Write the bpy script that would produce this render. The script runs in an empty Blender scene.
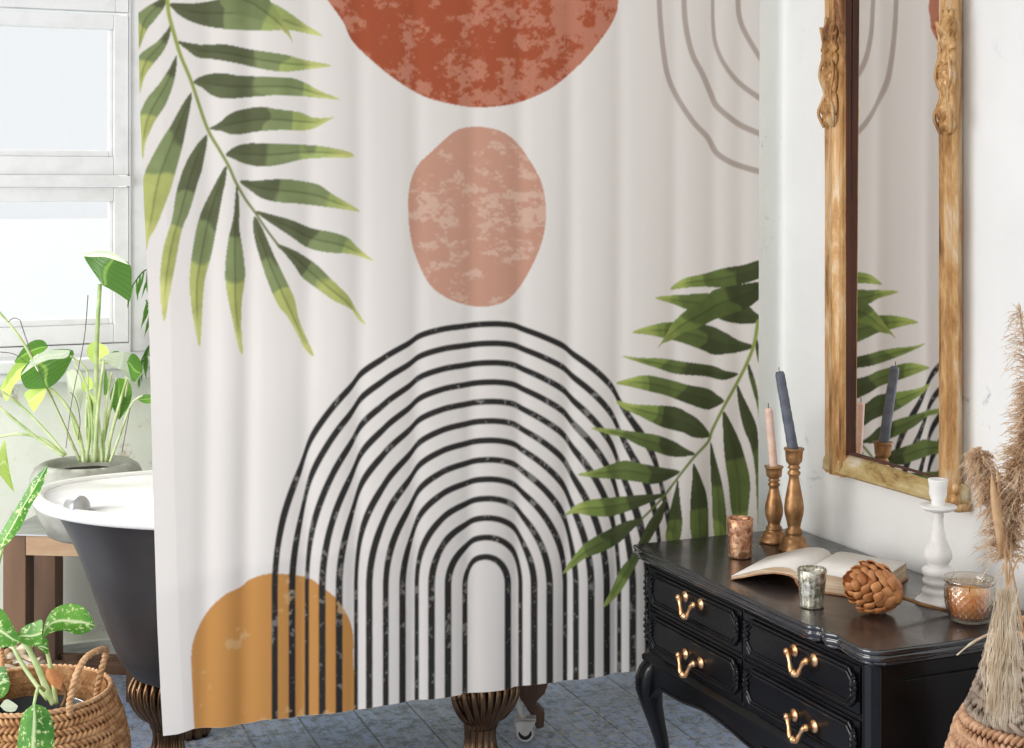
import bpy, math, random
import numpy as np
from mathutils import Vector, Matrix
random.seed(7)
S = bpy.context.scene
COL = S.collection
# ------------------------------------------------------------------ camera geometry
H = 1.55; F = 1508.0; CX = 512.0; HY = 190.0
TH = math.atan(652.0/1508.0); CT, ST = math.cos(TH), math.sin(TH)
def proj(X, Y, Z):
    r = X*CT - Y*ST; d = X*ST + Y*CT
    return CX + F*r/d, HY + F*(H-Z)/d
def PD(px, py, d):
    u = (px-CX)/F; r = u*d
    return Vector((r*CT + d*ST, -r*ST + d*CT, H-(py-HY)*d/F))
def PZ(px, py, Z): return PD(px, py, F*(H-Z)/(py-HY))
def PY(px, py, Y):
    u = (px-CX)/F; return PD(px, py, Y/(CT-u*ST))
def PX(px, py, X):
    u = (px-CX)/F; return PD(px, py, X/(ST+u*CT))
cam = bpy.data.cameras.new('camera'); co = bpy.data.objects.new('camera', cam); COL.objects.link(co)
cam.sensor_width = 36; cam.lens = 36*F/1024; cam.shift_y = -(374-HY)/1024.0
co.location = (0, 0, H); co.rotation_euler = (math.pi/2, 0, -TH); S.camera = co
cam.clip_start = .05; cam.clip_end = 200
S.view_settings.view_transform = 'Standard'; S.view_settings.look = 'None'
S.view_settings.gamma = 1; S.view_settings.use_curve_mapping = False
S.view_settings.exposure = 0.0

FZ = .11   # floor level while building; everything is lowered by this much at the end
def mz(z, zr): return z if z >= zr else FZ + z*(zr-FZ)/zr
# ------------------------------------------------------------------ helpers
def lin(c):
    c = [x/255.0 for x in c]
    return tuple((x/12.92 if x <= .04045 else ((x+.055)/1.055)**2.4) for x in c)
def rgba(c): return (*lin(c), 1)
class NT:
    def __init__(s, name):
        s.m = bpy.data.materials.new(name); s.m.use_nodes = True
        s.t = s.m.node_tree; s.t.nodes.clear()
        s.out = s.n('ShaderNodeOutputMaterial')
    def n(s, t, **k):
        o = s.t.nodes.new(t)
        for a, b in k.items():
            if a.startswith('i_'): o.inputs[a[2:].replace('_', ' ')].default_value = b
            else: setattr(o, a, b)
        return o
    def l(s, a, b): s.t.links.new(a, b)
    def coord(s, kind='Object', scale=(1,1,1), rot=(0,0,0)):
        c = s.n('ShaderNodeTexCoord'); m = s.n('ShaderNodeMapping')
        m.inputs['Scale'].default_value = scale; m.inputs['Rotation'].default_value = rot
        s.l(c.outputs[kind], m.inputs['Vector']); return m.outputs['Vector']
    def noise(s, vec, scale, detail=4, rough=.55, dist=0):
        o = s.n('ShaderNodeTexNoise'); o.inputs['Scale'].default_value = scale
        o.inputs['Detail'].default_value = detail; o.inputs['Roughness'].default_value = rough
        o.inputs['Distortion'].default_value = dist
        s.l(vec, o.inputs['Vector']); return o.outputs['Fac']
    def ramp(s, fac, stops):
        o = s.n('ShaderNodeValToRGB'); e = o.color_ramp.elements
        while len(e) < len(stops): e.new(.5)
        for k, (p, c) in zip(e, stops): k.position = p; k.color = rgba(c) if not isinstance(c, float) else (c,c,c,1)
        s.l(fac, o.inputs['Fac']); return o.outputs['Color']
    def mix(s, fac, a, b, mode='MIX'):
        o = s.n('ShaderNodeMix', data_type='RGBA', blend_type=mode)
        for v, i in ((fac, 0), (a, 6), (b, 7)):
            if isinstance(v, (int, float)): o.inputs[i].default_value = v
            elif isinstance(v, tuple): o.inputs[i].default_value = rgba(v)
            else: s.l(v, o.inputs[i])
        return o.outputs[2]
    def bump(s, h, strength, dist=.01):
        o = s.n('ShaderNodeBump'); o.inputs['Strength'].default_value = strength; o.inputs['Distance'].default_value = dist
        s.l(h, o.inputs['Height']); return o.outputs['Normal']
    def pbr(s, col, rough=.5, metal=0, nrm=None, **k):
        o = s.n('ShaderNodeBsdfPrincipled')
        if isinstance(col, tuple): o.inputs['Base Color'].default_value = rgba(col)
        else: s.l(col, o.inputs['Base Color'])
        if isinstance(rough, (int, float)): o.inputs['Roughness'].default_value = rough
        else: s.l(rough, o.inputs['Roughness'])
        if isinstance(metal, (int, float)): o.inputs['Metallic'].default_value = metal
        else: s.l(metal, o.inputs['Metallic'])
        if nrm is not None: s.l(nrm, o.inputs['Normal'])
        for a, b in k.items(): o.inputs[a.replace('_', ' ')].default_value = b
        return o.outputs[0]
    def done(s, sh): s.l(sh, s.out.inputs[0]); return s.m
    def mixs(s, fac, a, b):
        o = s.n('ShaderNodeMixShader')
        if isinstance(fac, (int, float)): o.inputs[0].default_value = fac
        else: s.l(fac, o.inputs[0])
        s.l(a, o.inputs[1]); s.l(b, o.inputs[2]); return o.outputs[0]
def pm(name, c1, c2, scale=20, rough=.6, metal=0, bump=.2, bscale=None, lo=.4, hi=.6, stretch=(1,1,1), bd=.003, **k):
    t = NT(name); v = t.coord('Object', stretch)
    c = t.ramp(t.noise(v, scale, 5), [(lo, c1), (hi, c2)])
    b = t.bump(t.noise(v, bscale or scale*2.5, 5), bump, bd)
    return t.done(t.pbr(c, rough, metal, b, **k))

class B:
    def __init__(s): s.v = []; s.f = []; s.uv = {}
    def add(s, vs, fs):
        o = len(s.v); s.v += [tuple(x) for x in vs]; s.f += [tuple(i+o for i in f) for f in fs]; return o
    def box(s, a, b, M=None):
        (x0,y0,z0), (x1,y1,z1) = a, b
        vs = [Vector(p) for p in ((x0,y0,z0),(x1,y0,z0),(x1,y1,z0),(x0,y1,z0),(x0,y0,z1),(x1,y0,z1),(x1,y1,z1),(x0,y1,z1))]
        if M: vs = [M @ p for p in vs]
        s.add(vs, [(0,3,2,1),(4,5,6,7),(0,1,5,4),(1,2,6,5),(2,3,7,6),(3,0,4,7)]); return s
    def rings(s, R, closed=True, cap=True):
        n = len(R[0]); vs = [p for r in R for p in r]; fs = []
        for i in range(len(R)-1):
            for j in range(n if closed else n-1):
                k = (j+1) % n
                fs.append((i*n+j, i*n+k, (i+1)*n+k, (i+1)*n+j))
        if cap and closed:
            fs.append(tuple(range(n-1, -1, -1))); fs.append(tuple((len(R)-1)*n+j for j in range(n)))
        s.add(vs, fs); return s
    def tube(s, path, rad, n=8, cap=True, flat=1.0):
        path = [Vector(p) for p in path]
        if not hasattr(rad, '__len__'): rad = [rad]*len(path)
        R = []; prev = None
        for i, p in enumerate(path):
            t = (path[min(i+1, len(path)-1)] - path[max(i-1, 0)]).normalized()
            if prev is None:
                a = Vector((0,0,1)) if abs(t.z) < .9 else Vector((1,0,0))
                prev = a.cross(t).normalized()
            x = (prev - t*prev.dot(t)).normalized(); y = t.cross(x); prev = x
            R.append([p + (x*math.cos(q)+y*math.sin(q)*flat)*rad[i] for q in [2*math.pi*k/n for k in range(n)]])
        return s.rings(R, True, cap)
    def lathe(s, prof, c, n=40, fn=None, M=None, cap=True):
        R = []
        for (r, z) in prof:
            ring = []
            for k in range(n):
                q = 2*math.pi*k/n; rr = fn(r, z, q) if fn else r
                p = Vector((rr*math.cos(q), rr*math.sin(q), z))
                ring.append((M @ p) if M else p + Vector(c))
            R.append(ring)
        return s.rings(R, True, cap)
    def prism(s, poly, fn0, fn1):
        n = len(poly); vs = [fn0(p) for p in poly] + [fn1(p) for p in poly]
        fs = [tuple(range(n-1,-1,-1)), tuple(range(n, 2*n))] + [(i, (i+1)%n, n+(i+1)%n, n+i) for i in range(n)]
        s.add(vs, fs); return s
    def blob(s, c, r, M=None, n=8, m=5):
        c = Vector(c); R = []
        for i in range(m+1):
            a = math.pi*i/m; ring = []
            for k in range(n):
                q = 2*math.pi*k/n
                p = Vector((math.sin(a)*math.cos(q)*r[0], math.sin(a)*math.sin(q)*r[1], math.cos(a)*r[2]))
                if i in (0, m): p = Vector((math.cos(q)*r[0]*.02, math.sin(q)*r[1]*.02, math.cos(a)*r[2]))
                ring.append(c + ((M @ p) if M else p))
            R.append(ring)
        return s.rings(R)
def cr(pts, k=6, closed=False):
    P = [Vector(p) for p in pts]; n = len(P); out = []
    rng = range(n if closed else n-1)
    for i in rng:
        if closed: p0, p1, p2, p3 = P[(i-1)%n], P[i], P[(i+1)%n], P[(i+2)%n]
        else: p0, p1, p2, p3 = P[max(i-1,0)], P[i], P[i+1], P[min(i+2, n-1)]
        for j in range(k):
            t = j/k
            out.append(.5*((2*p1)+(p2-p0)*t+(2*p0-5*p1+4*p2-p3)*t*t+(3*p1-p0-3*p2+p3)*t**3))
    if not closed: out.append(P[-1])
    return out
def origin(o):
    v = Vector((0,0,0))
    while o is not None: v = v + Vector(o.location); o = o.parent
    return v
def obj(name, b, mat, parent=None, smooth=True, bevel=0, at=None, fix=True):
    me = bpy.data.meshes.new(name)
    base = origin(parent) if parent is not None else Vector(at or (0,0,0))
    me.from_pydata([tuple(Vector(p)-base) for p in b.v], [], b.f); me.update()
    if fix:
        import bmesh
        bm = bmesh.new(); bm.from_mesh(me); bmesh.ops.recalc_face_normals(bm, faces=bm.faces); bm.to_mesh(me); bm.free()
    me.materials.append(mat)
    for p in me.polygons: p.use_smooth = smooth
    if b.uv:
        uvl = me.uv_layers.new(name='UVMap')
        for L in me.loops: uvl.data[L.index].uv = b.uv.get(L.vertex_index, (0,0))
    o = bpy.data.objects.new(name, me); COL.objects.link(o)
    if parent is not None: o.parent = parent
    else: o.location = base
    if bevel:
        m = o.modifiers.new('bevel', 'BEVEL'); m.width = bevel; m.segments = 2; m.limit_method = 'ANGLE'
        m.angle_limit = math.radians(35)
    return o
def tag(o, label, cat, group=None, kind=None):
    if label: o['label'] = label
    if cat: o['category'] = cat
    if group: o['group'] = group
    if kind: o['kind'] = kind
    return o
def thing(name, loc, label, cat, group=None):
    o = bpy.data.objects.new(name, None); COL.objects.link(o); o.location = loc
    o.empty_display_size = .05
    return tag(o, label, cat, group)
def struct(name, b, mat, **k):
    o = obj(name, b, mat, **k); o['kind'] = 'structure'; return o
# ------------------------------------------------------------------ materials
def m_wall(name, base, dark, stain, amt, st_scale=3.0, s1=(.64,.70), s2=(.48,.6)):
    t = NT(name); v = t.coord('Object')
    c = t.ramp(t.noise(v, 2.3, 6, .6), [(.35, dark), (.62, base)])
    sp = t.ramp(t.noise(v, st_scale, 8, .72, .4), [(s1[0], 0.0), (s1[1], 1.0)])
    big = t.ramp(t.noise(v, 1.9, 2), [(s2[0], 0.0), (s2[1], 1.0)])
    k = t.n('ShaderNodeMath', operation='MULTIPLY'); t.l(sp, k.inputs[0]); t.l(big, k.inputs[1])
    k2 = t.n('ShaderNodeMath', operation='MULTIPLY'); t.l(k.outputs[0], k2.inputs[0]); k2.inputs[1].default_value = amt
    c = t.mix(k2.outputs[0], c, stain)
    h = t.noise(v, 14, 8, .62); h2 = t.noise(v, 3.5, 3)
    ad = t.n('ShaderNodeMath', operation='ADD'); t.l(h, ad.inputs[0]); t.l(h2, ad.inputs[1])
    return t.done(t.pbr(c, .9, 0, t.bump(ad.outputs[0], .22, .010)))
M_WALL = m_wall('white_plaster', (236,235,232), (230,229,226), (146,144,144), .7, 9, (.60,.68), (.47,.57))
M_WALL2 = m_wall('old_green_white_plaster', (246,248,236), (230,236,218), (168,140,98), .95, 6, (.57,.66), (.40,.50))
def m_floor():
    t = NT('worn_blue_grey_planks'); v = t.coord('Object', (1,1,1), (0,0,math.radians(90+2.4)))
    br = t.n('ShaderNodeTexBrick'); t.l(v, br.inputs['Vector'])
    br.inputs['Scale'].default_value = 1; br.inputs['Brick Width'].default_value = 2.3; br.inputs['Row Height'].default_value = .155
    br.inputs['Mortar Size'].default_value = .0035; br.inputs['Mortar Smooth'].default_value = .3; br.offset = .37
    br.inputs['Color1'].default_value = rgba((168,192,236)); br.inputs['Color2'].default_value = rgba((204,217,240)); br.inputs['Mortar'].default_value = rgba((84,84,92))
    vs = t.coord('Object', (14,1.2,1), (0,0,math.radians(-2.4)))
    g = t.ramp(t.noise(vs, 5, 8, .7), [(.38, 0.0), (.66, 1.0)])
    c = t.mix(g, br.outputs['Color'], (158,170,194), 'MIX'); 
    v3 = t.coord('Object'); w = t.ramp(t.noise(v3, 55, 8, .8), [(.50, 0.0), (.60, 1.0)])
    wb = t.ramp(t.noise(v3, 3, 3), [(.36, .12), (.62, .9)])
    c = t.mix(t.ramp(t.noise(v3, 30, 8, .8), [(.42, .75), (.52, 0.0)]), c, (104,112,128))
    k = t.n('ShaderNodeMath', operation='MULTIPLY'); t.l(w, k.inputs[0]); t.l(wb, k.inputs[1])
    c = t.mix(k.outputs[0], c, (222,210,192))
    c = t.mix(t.ramp(t.noise(v3, 1.6, 4), [(.5, 0.0), (.75, .6)]), c, (142,136,132))
    h = t.mix(br.outputs['Fac'], g, (0,0,0))
    return t.done(t.pbr(c, .55, 0, t.bump(h, .35, .004), Specular_IOR_Level=.3))
M_FLOOR = m_floor()
M_WIN = pm('white_window_paint', (228,228,228), (216,216,215), 14, .5, bump=.15, lo=.45, hi=.75)
def m_glass_pane():
    t = NT('dusty_window_glass'); v = t.coord('Object', (1,1,.4))
    tr = t.n('ShaderNodeBsdfTransparent'); d = t.n('ShaderNodeBsdfDiffuse'); d.inputs[0].default_value = (.9,.92,.94,1)
    f = t.ramp(t.noise(v, 5, 6), [(.3, .0), (.75, .06)])
    return t.done(t.mixs(f, tr.outputs[0], d.outputs[0]))
M_PANE = m_glass_pane()
M_BLACK = pm('satin_black_painted_wood', (9,9,11), (20,19,23), 18, .24, bump=.12, bscale=60, lo=.4, hi=.75, stretch=(1,.35,1), Specular_IOR_Level=.4)
def m_top():
    t = NT('worn_black_wood_top'); v = t.coord('Object', (1,.5,1))
    c = t.ramp(t.noise(v, 9, 6, .6), [(.35, (24,21,22)), (.7, (44,38,38))])
    r = t.ramp(t.noise(v, 16, 6), [(.3, .24), (.7, .42)])
    return t.done(t.pbr(c, r, 0, t.bump(t.noise(v, 70, 4), .08, .002), Specular_IOR_Level=.9, Coat_Weight=.35, Coat_Roughness=.12))
M_TOP = m_top()
M_EDGEB = pm('polished_black_moulding', (12,13,16), (24,25,30), 18, .17, bump=.05, Specular_IOR_Level=.9, Coat_Weight=1.0, Coat_Roughness=.10)
M_BRASS = pm('polished_brass_handle', (236,176,122), (250,204,156), 40, .3, 1, bump=.1)
M_COPPER = pm('antique_gold_wood', (146,106,68), (182,138,94), 30, .42, .7, bump=.15, bscale=60)
M_GREYC = pm('slate_grey_wax', (84,90,102), (104,108,118), 30, .5, bump=.25, bscale=120)
M_PINKC = pm('pale_pink_wax', (226,190,172), (236,208,192), 30, .5, bump=.15, Subsurface_Weight=.2)
M_WICK = pm('charred_wick', (30,26,24), (50,44,40), 40, .9)
def m_gilt(name, a, b, c, e, sc=(1,1,.25)):
    t = NT(name); v = t.coord('Object', sc)
    k = t.ramp(t.noise(v, 16, 8, .68, .5), [(.36, c), (.44, a), (.53, b), (.64, e)])
    h = t.noise(v, 36, 8, .7)
    r = t.ramp(h, [(.3, .35), (.7, .6)])
    return t.done(t.pbr(k, r, .35, t.bump(h, .6, .004)))
M_GILT = m_gilt('worn_gilded_frame', (170,124,72), (198,156,104), (108,68,38), (220,200,170))
M_GILTB = m_gilt('worn_gilded_bottom_rail', (178,150,96), (200,178,126), (120,88,48), (222,208,182), (1,.4,1))
M_BROWN = pm('dark_brown_shaded_rebate', (66,32,15), (88,46,24), 18, .7, bump=.2, stretch=(1,1,.2))
def m_mirror():
    t = NT('old_mirror_glass'); return t.done(t.pbr((236,233,230), .012, 1))
M_MIRROR = m_mirror()
M_TUB = pm('dark_cast_iron_enamel', (48,46,48), (66,64,66), 6, .42, bump=.12, bscale=90, lo=.35, hi=.75)
M_ENAMEL = pm('white_enamel', (238,236,233), (244,243,241), 4, .22, bump=.02)
M_BRONZE = pm('aged_bronze', (98,74,55), (132,104,79), 10, .27, .9, bump=.1, bscale=50)
M_WOOD = pm('brown_stained_wood', (88,62,44), (124,92,66), 10, .6, bump=.3, stretch=(1,1,.15), bscale=30)
M_WOODT = pm('light_brown_wood_edge', (166,132,100), (196,164,130), 12, .6, bump=.3, stretch=(.3,.3,1))
M_METAL = pm('grey_zinc_sheet', (158,158,158), (188,188,188), 8, .35, .7, bump=.1)
M_STONE = pm('grey_stone_pot', (146,145,134), (190,189,180), 13, .6, bump=.35, bscale=40, lo=.35, hi=.68)
M_SOIL = pm('dark_soil', (34,26,22), (60,46,38), 60, .95, bump=1)
M_PLASTIC = pm('black_plastic', (18,20,24), (28,30,34), 10, .35)
M_STEM = pm('pale_green_stem', (150,180,106), (204,220,168), 14, .5, Subsurface_Weight=.1)
M_STICK = pm('thin_dark_stick', (88,70,66), (120,100,92), 30, .8)
def m_leaf(name, a, b, tip, trans=.45):
    t = NT(name); uv = t.coord('UV'); 
    w = t.n('ShaderNodeTexWave', wave_type='BANDS', bands_direction='Y'); w.inputs['Scale'].default_value = 5
    w.inputs['Distortion'].default_value = 2.5; t.l(uv, w.inputs['Vector'])
    c = t.mix(t.ramp(w.outputs['Fac'], [(.2, .2), (.9, .8)]), a, b)
    sx = t.n('ShaderNodeSeparateXYZ'); t.l(uv, sx.inputs[0])
    mr = t.n('ShaderNodeMath', operation='SUBTRACT'); t.l(sx.outputs[0], mr.inputs[0]); mr.inputs[1].default_value = .5
    ab = t.n('ShaderNodeMath', operation='ABSOLUTE'); t.l(mr.outputs[0], ab.inputs[0])
    c = t.mix(t.ramp(ab.outputs[0], [(.015, 1.0), (.05, 0.0)]), c, tip)
    p = t.pbr(c, .3, 0, t.bump(w.outputs['Fac'], .2, .004)); tr = t.n('ShaderNodeBsdfTranslucent'); t.l(t.mix(.5, c, tip), tr.inputs[0])
    return t.done(t.mixs(trans, p, tr.outputs[0]))
M_LEAF = m_leaf('green_leaf', (62,118,38), (84,142,48), (150,190,80))
M_LEAFY = m_leaf('yellow_green_leaf', (176,212,84), (196,224,110), (226,240,160), .6)
M_LEAFP = m_leaf('pale_leaf_and_sheen', (222,228,214), (204,222,176), (236,240,226), .5)  # pale leaf colour, also used for painted sheen and lit leaves
def m_varieg():
    t = NT('variegated_leaf'); uv = t.coord('UV'); ob = t.coord('Object')
    sx = t.n('ShaderNodeSeparateXYZ'); t.l(uv, sx.inputs[0])
    mr = t.n('ShaderNodeMath', operation='SUBTRACT'); t.l(sx.outputs[0], mr.inputs[0]); mr.inputs[1].default_value = .5
    ab = t.n('ShaderNodeMath', operation='ABSOLUTE'); t.l(mr.outputs[0], ab.inputs[0])
    n = t.noise(ob, 95, 4, .7); s1 = t.ramp(n, [(.56, 0.0), (.62, 1.0)])
    c = t.mix(t.ramp(t.noise(ob, 14, 3), [(.35, 0.0), (.65, 1.0)]), (62,128,44), (112,172,66))
    c = t.mix(s1, c, (222,236,170))
    c = t.mix(t.ramp(ab.outputs[0], [(.02, 1.0), (.07, 0.0)]), c, (216,232,176))
    p = t.pbr(c, .3); tr = t.n('ShaderNodeBsdfTranslucent'); t.l(c, tr.inputs[0])
    return t.done(t.mixs(.35, p, tr.outputs[0]))
M_VAR = m_varieg()
M_SEAG = pm('woven_seagrass', (168,118,76), (206,160,112), 40, .75, bump=.5, bscale=120)
M_ROPE = pm('seagrass_rope', (182,136,94), (214,172,130), 60, .8, bump=.4)
M_WICK1 = pm('brown_water_hyacinth', (176,132,98), (214,172,136), 45, .8, bump=.5, bscale=130)
M_WICK2 = pm('grey_dark_braid', (126,110,96), (168,148,130), 45, .8, bump=.5, bscale=130)
M_PAMP = pm('beige_pampas_fluff', (196,160,124), (226,198,166), 30, .9, bump=0, Subsurface_Weight=.0)
M_PAMP2 = pm('cream_pampas_fluff', (214,192,162), (238,222,198), 30, .9, bump=0)
M_PSTEM = pm('dry_straw_stem', (176,134,92), (204,166,124), 30, .7)
M_PAGE = pm('aged_white_page', (226,220,212), (236,231,224), 12, .8, bump=.05)
M_EDGE = pm('yellowed_page_edges', (196,168,136), (222,200,172), 40, .85, bump=.6, bscale=200, stretch=(.2,.2,6))
M_COVER = pm('worn_tan_book_cover', (150,104,72), (186,142,106), 20, .7)
M_ART = pm('dried_artichoke_scale', (170,106,58), (208,144,90), 26, .5, bump=.2)
M_ARTS = pm('dry_brown_flower_stem', (120,84,52), (150,112,74), 30, .8)
M_WHITEW = pm('chalky_white_wood', (222,218,212), (238,235,230), 22, .6, bump=.25)
M_ORANGE = pm('amber_orange_wax', (255,176,100), (255,204,140), 14, .5, Subsurface_Weight=.3)
def m_glass(name, tint, gl, bumpy):
    t = NT(name); v = t.coord('Object')
    tr = t.n('ShaderNodeBsdfTransparent'); tr.inputs[0].default_value = rgba(tint)
    g = t.n('ShaderNodeBsdfGlossy'); g.inputs['Roughness'].default_value = .08
    lw = t.n('ShaderNodeLayerWeight'); lw.inputs[0].default_value = gl
    if bumpy: t.l(t.bump(t.noise(v, 130, 3), .5, .003), g.inputs['Normal'])
    f = t.ramp(lw.outputs['Facing'], [(0.0, .07), (1.0, .85)])
    return t.done(t.mixs(f, tr.outputs[0], g.outputs[0]))
M_GLASS = m_glass('patterned_clear_glass', (246,240,230), .45, True)
def m_mercury(name, a, b, c):
    t = NT(name); v = t.coord('Object')
    n = t.noise(v, 75, 6, .7, .6)
    k = t.ramp(n, [(.3, a), (.48, b), (.62, c)])
    return t.done(t.pbr(k, t.ramp(n, [(.4, .18), (.6, .5)]), .75, t.bump(n, .5, .002)))
M_MERC = m_mercury('mottled_silver_mercury_glass', (92,86,62), (186,180,158), (232,230,222))
M_MERCG = m_mercury('mottled_copper_mercury_glass', (150,98,70), (192,138,104), (232,192,158))
M_ROD = pm('black_iron_rod', (22,22,24), (32,32,34), 20, .4, .6)
M_WHEEL = pm('pale_plastic_wheel', (200,198,192), (220,218,214), 20, .4)
M_GROUND = pm('pale_courtyard_paving', (178,184,186), (181,187,188), 2, .9)

# ------------------------------------------------------------------ setting
WX = 2.168; WY = 4.78
struct('floor', B().box((-2.6,-1.2,FZ-.05), (WX,WY,FZ)), M_FLOOR, smooth=False)
struct('wall_right', B().box((WX,-1.2,FZ-.05), (WX+.15,WY+.2,4.4)), M_WALL, smooth=False)
WXL, WXR, WZB, WZT = -1.25, PY(129,190,WY).x, PY(60,354,WY).z, 2.62
wz = lambda y: PY(60, y, WY).z
bw = B(); bw.box((-2.6,WY,FZ-.05), (WXL,WY+.2,4.4)); bw.box((WXR,WY,FZ-.05), (WX,WY+.2,4.4))
bw.box((WXL,WY,FZ-.05), (WXR,WY+.2,WZB)); bw.box((WXL,WY,WZT), (WXR,WY+.2,4.4))
struct('wall_back', bw, M_WALL2, smooth=False)
struct('baseboard_back', B().box((-2.6,WY-.018,FZ), (WX,WY-.001,FZ+.04)).box((-2.6,WY-.026,FZ+.04), (WX,WY-.001,FZ+.055)), M_WALL2, smooth=False)
b = B()
y0, y1 = WY-.03, WY+.05
XR = PY(117,190,WY).x
b.box((WXL,y0,WZB), (WXL+.06,y1,WZT)); b.box((XR+.035,y0,WZB), (WXR,y1,WZT))         # jambs
b.box((WXL+.06,y0,WZB), (XR+.035,y1,wz(345))); b.box((WXL+.06,y0,2.56), (XR+.035,y1,WZT))
b.box((WXL+.06,y0-.012,wz(186)), (XR+.035,y1,wz(176)))                                   # transom
wf = struct('window_1', b, M_WIN, smooth=False, bevel=.004)
def sash(x0, x1, z0, z1, wr, name='window_sash'):
    s = B(); a, c = WY-.018, WY+.028
    s.box((x0,a,z0), (x0+wr,c,z1)); s.box((x1-wr,a,z0), (x1,c,z1)); s.box((x0+wr,a,z0), (x1-wr,c,z0+wr*1.25)); s.box((x0+wr,a,z1-wr), (x1-wr,c,z1))
    s.box((x0+wr,a+.02,z0+wr*1.25), (x0+wr+.012,c,z1-wr)); s.box((x1-wr-.012,a+.02,z0+wr*1.25), (x1-wr,c,z1-wr))
    s.box((x0+wr+.012,a+.02,z0+wr*1.25), (x1-wr-.012,c,z0+wr*1.25+.02))
    o = obj(name, s, M_WIN, wf, smooth=False, bevel=.003)
    g = B().box((x0+wr,WY+.012,z0+wr), (x1-wr,WY+.016,z1-wr)); obj('window_pane', g, M_PANE, o, smooth=False)
for (a, c) in ((WXL+.062, -.22), (-.21, XR+.033)):
    sash(a, c, wz(175), wz(13), .045); sash(a, c, wz(344), wz(187), .045)
    sash(a, c, wz(10), 2.558, .04)
struct('trim_1', B().box((WXL-.05,WY-.17,WZB-.035), (WXR+.35,WY+.1,WZB)).box((WXL-.05,WY-.15,WZB-.07), (WXR+.35,WY-.001,WZB-.035)), M_WIN, smooth=False, bevel=.005)
struct('trim_2', B().box((WXR,WY-.02,WZB), (WXR+.09,WY-.001,2.72)).box((WXL-.1,WY-.02,WZT), (WXR,WY-.001,2.72)), M_WIN, smooth=False, bevel=.004)
g = obj('courtyard_ground', B().box((-40,WY+.3,-.2), (60,90,-.1)), M_GROUND, smooth=False); g['kind'] = 'structure'

# ------------------------------------------------------------------ curtain
rng = np.random.RandomState(3)
def vnoise(x, y, seed=0):
    tb = np.random.RandomState(seed).rand(128, 128)
    xi = np.floor(x).astype(int); yi = np.floor(y).astype(int); fx = x-xi; fy = y-yi
    fx = fx*fx*(3-2*fx); fy = fy*fy*(3-2*fy)
    g = lambda a, c: tb[a % 128, c % 128]
    return (g(xi,yi)*(1-fx)*(1-fy)+g(xi+1,yi)*fx*(1-fy)+g(xi,yi+1)*(1-fx)*fy+g(xi+1,yi+1)*fx*fy)
def fbm(x, y, sc, seed, o=5, k=.6):
    r = 0; a = 1; s = 0
    for i in range(o): r = r + a*vnoise(x*sc*2**i+7.3*i, y*sc*2**i+3.1*i, seed+i); s += a; a *= k
    return r/s
YC = 3.262
EDGE = [(-90,136.5),(0,138),(100,139.5),(185,143),(250,146),(330,149),(460,152),(525,154),(620,157),(700,161),(735,163)]
HEM = [(163,736),(177,734),(193,729),(224,726.8),(247,724),(262,719.4),(297,717),(321,713),(356,709),(380,703.5),(418,698.4),(437,696.5),(469,692.5),(504,688.5),(522,685),(541,682.4),(569,680),(601,675),(626,671),(642,669),(700,661),(759,652)]
eZ = []; eX = []
for y, x in EDGE:
    p = PY(x, y, YC); eZ.append(p.z); eX.append(p.x)
eZ = np.array(eZ)[::-1]; eX = np.array(eX)[::-1]
hX = np.array([PY(x, y, YC).x for x, y in HEM]); hZ = np.array([PY(x, y, YC).z for x, y in HEM])
XRT = PY(759, 350, YC).x; ZT = 2.19
NU, NV = 900, 1000
au = np.linspace(0, 1, NU)[None, :].repeat(NV, 0); bv = np.linspace(0, 1, NV)[:, None].repeat(NU, 1)
Z = .35 + (ZT-.35)*bv
for _ in range(4):
    X = np.interp(Z, eZ, eX)*(1-au) + XRT*au
    hz = np.interp(X, hX, hZ); Z = hz + (ZT-hz)*bv
creases = [150, 205, 246, 305, 356, 414, 470, 518, 568, 617, 672, 712, 740, 790]
cX = np.array([PY(c, 400, YC).x for c in creases]); cX[0] = .50
rf = (Z-.35)/(ZT-.35)
Xw = X + .006*np.sin(Z*2.3+1.0) 
ti = np.interp(Xw, cX, np.arange(len(cX)))
t = ti - np.floor(ti); idx = np.floor(ti).astype(int)
ampl = np.array([.35,.8,1.0,.8,1.0,1.0,.75,1.0,.95,1.0,.9,.6,.7,.5])[idx]
# soft rounded fold between two creases, sharper at the crease on its right
wd_ = np.diff(cX)[np.clip(idx, 0, len(cX)-2)]; tl_ = t*wd_; tr_ = (1-t)*wd_
val_ = np.exp(-(tl_/.021)**2)+np.exp(-(tr_/.021)**2)
prof = .62*(1-np.clip(val_, 0, 1)) + .38*np.sin(np.pi*t)**2
fade = np.clip(au/.03, 0, 1)
ampG = np.interp(ti, np.arange(len(cX)), [.4,.6,1,.7,.9,1,.85,.9,.95,1,.9,.8,.6,.4])
A = (.0115 - .0062*rf)*ampG
Y = YC - A*prof*fade + .0035*np.sin(X*9+Z*1.4) + .004*np.sin(Z*1.9+X*3)
Y = Y + .002*(vnoise(X*7, Z*2.2, 50)-.5)*(1+2*(1-rf))
PXX, PYY = proj(X, Y, Z)
x = PXX.ravel(); y = PYY.ravel(); fx_ = X.ravel(); fz_ = Z.ravel()
C = np.empty((x.size, 3)); C[:] = lin((231,224,217))
def inpoly(poly, ids):
    xs = x[ids]; ys = y[ids]; r = np.zeros(ids.size, bool)
    n = len(poly)
    for i in range(n):
        (x0, y0_), (x1, y1_) = poly[i], poly[(i+1) % n]
        if y0_ == y1_: continue
        c = ((y0_ > ys) != (y1_ > ys)) & (xs < (x1-x0)*(ys-y0_)/(y1_-y0_)+x0)
        r ^= c
    return r
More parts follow.
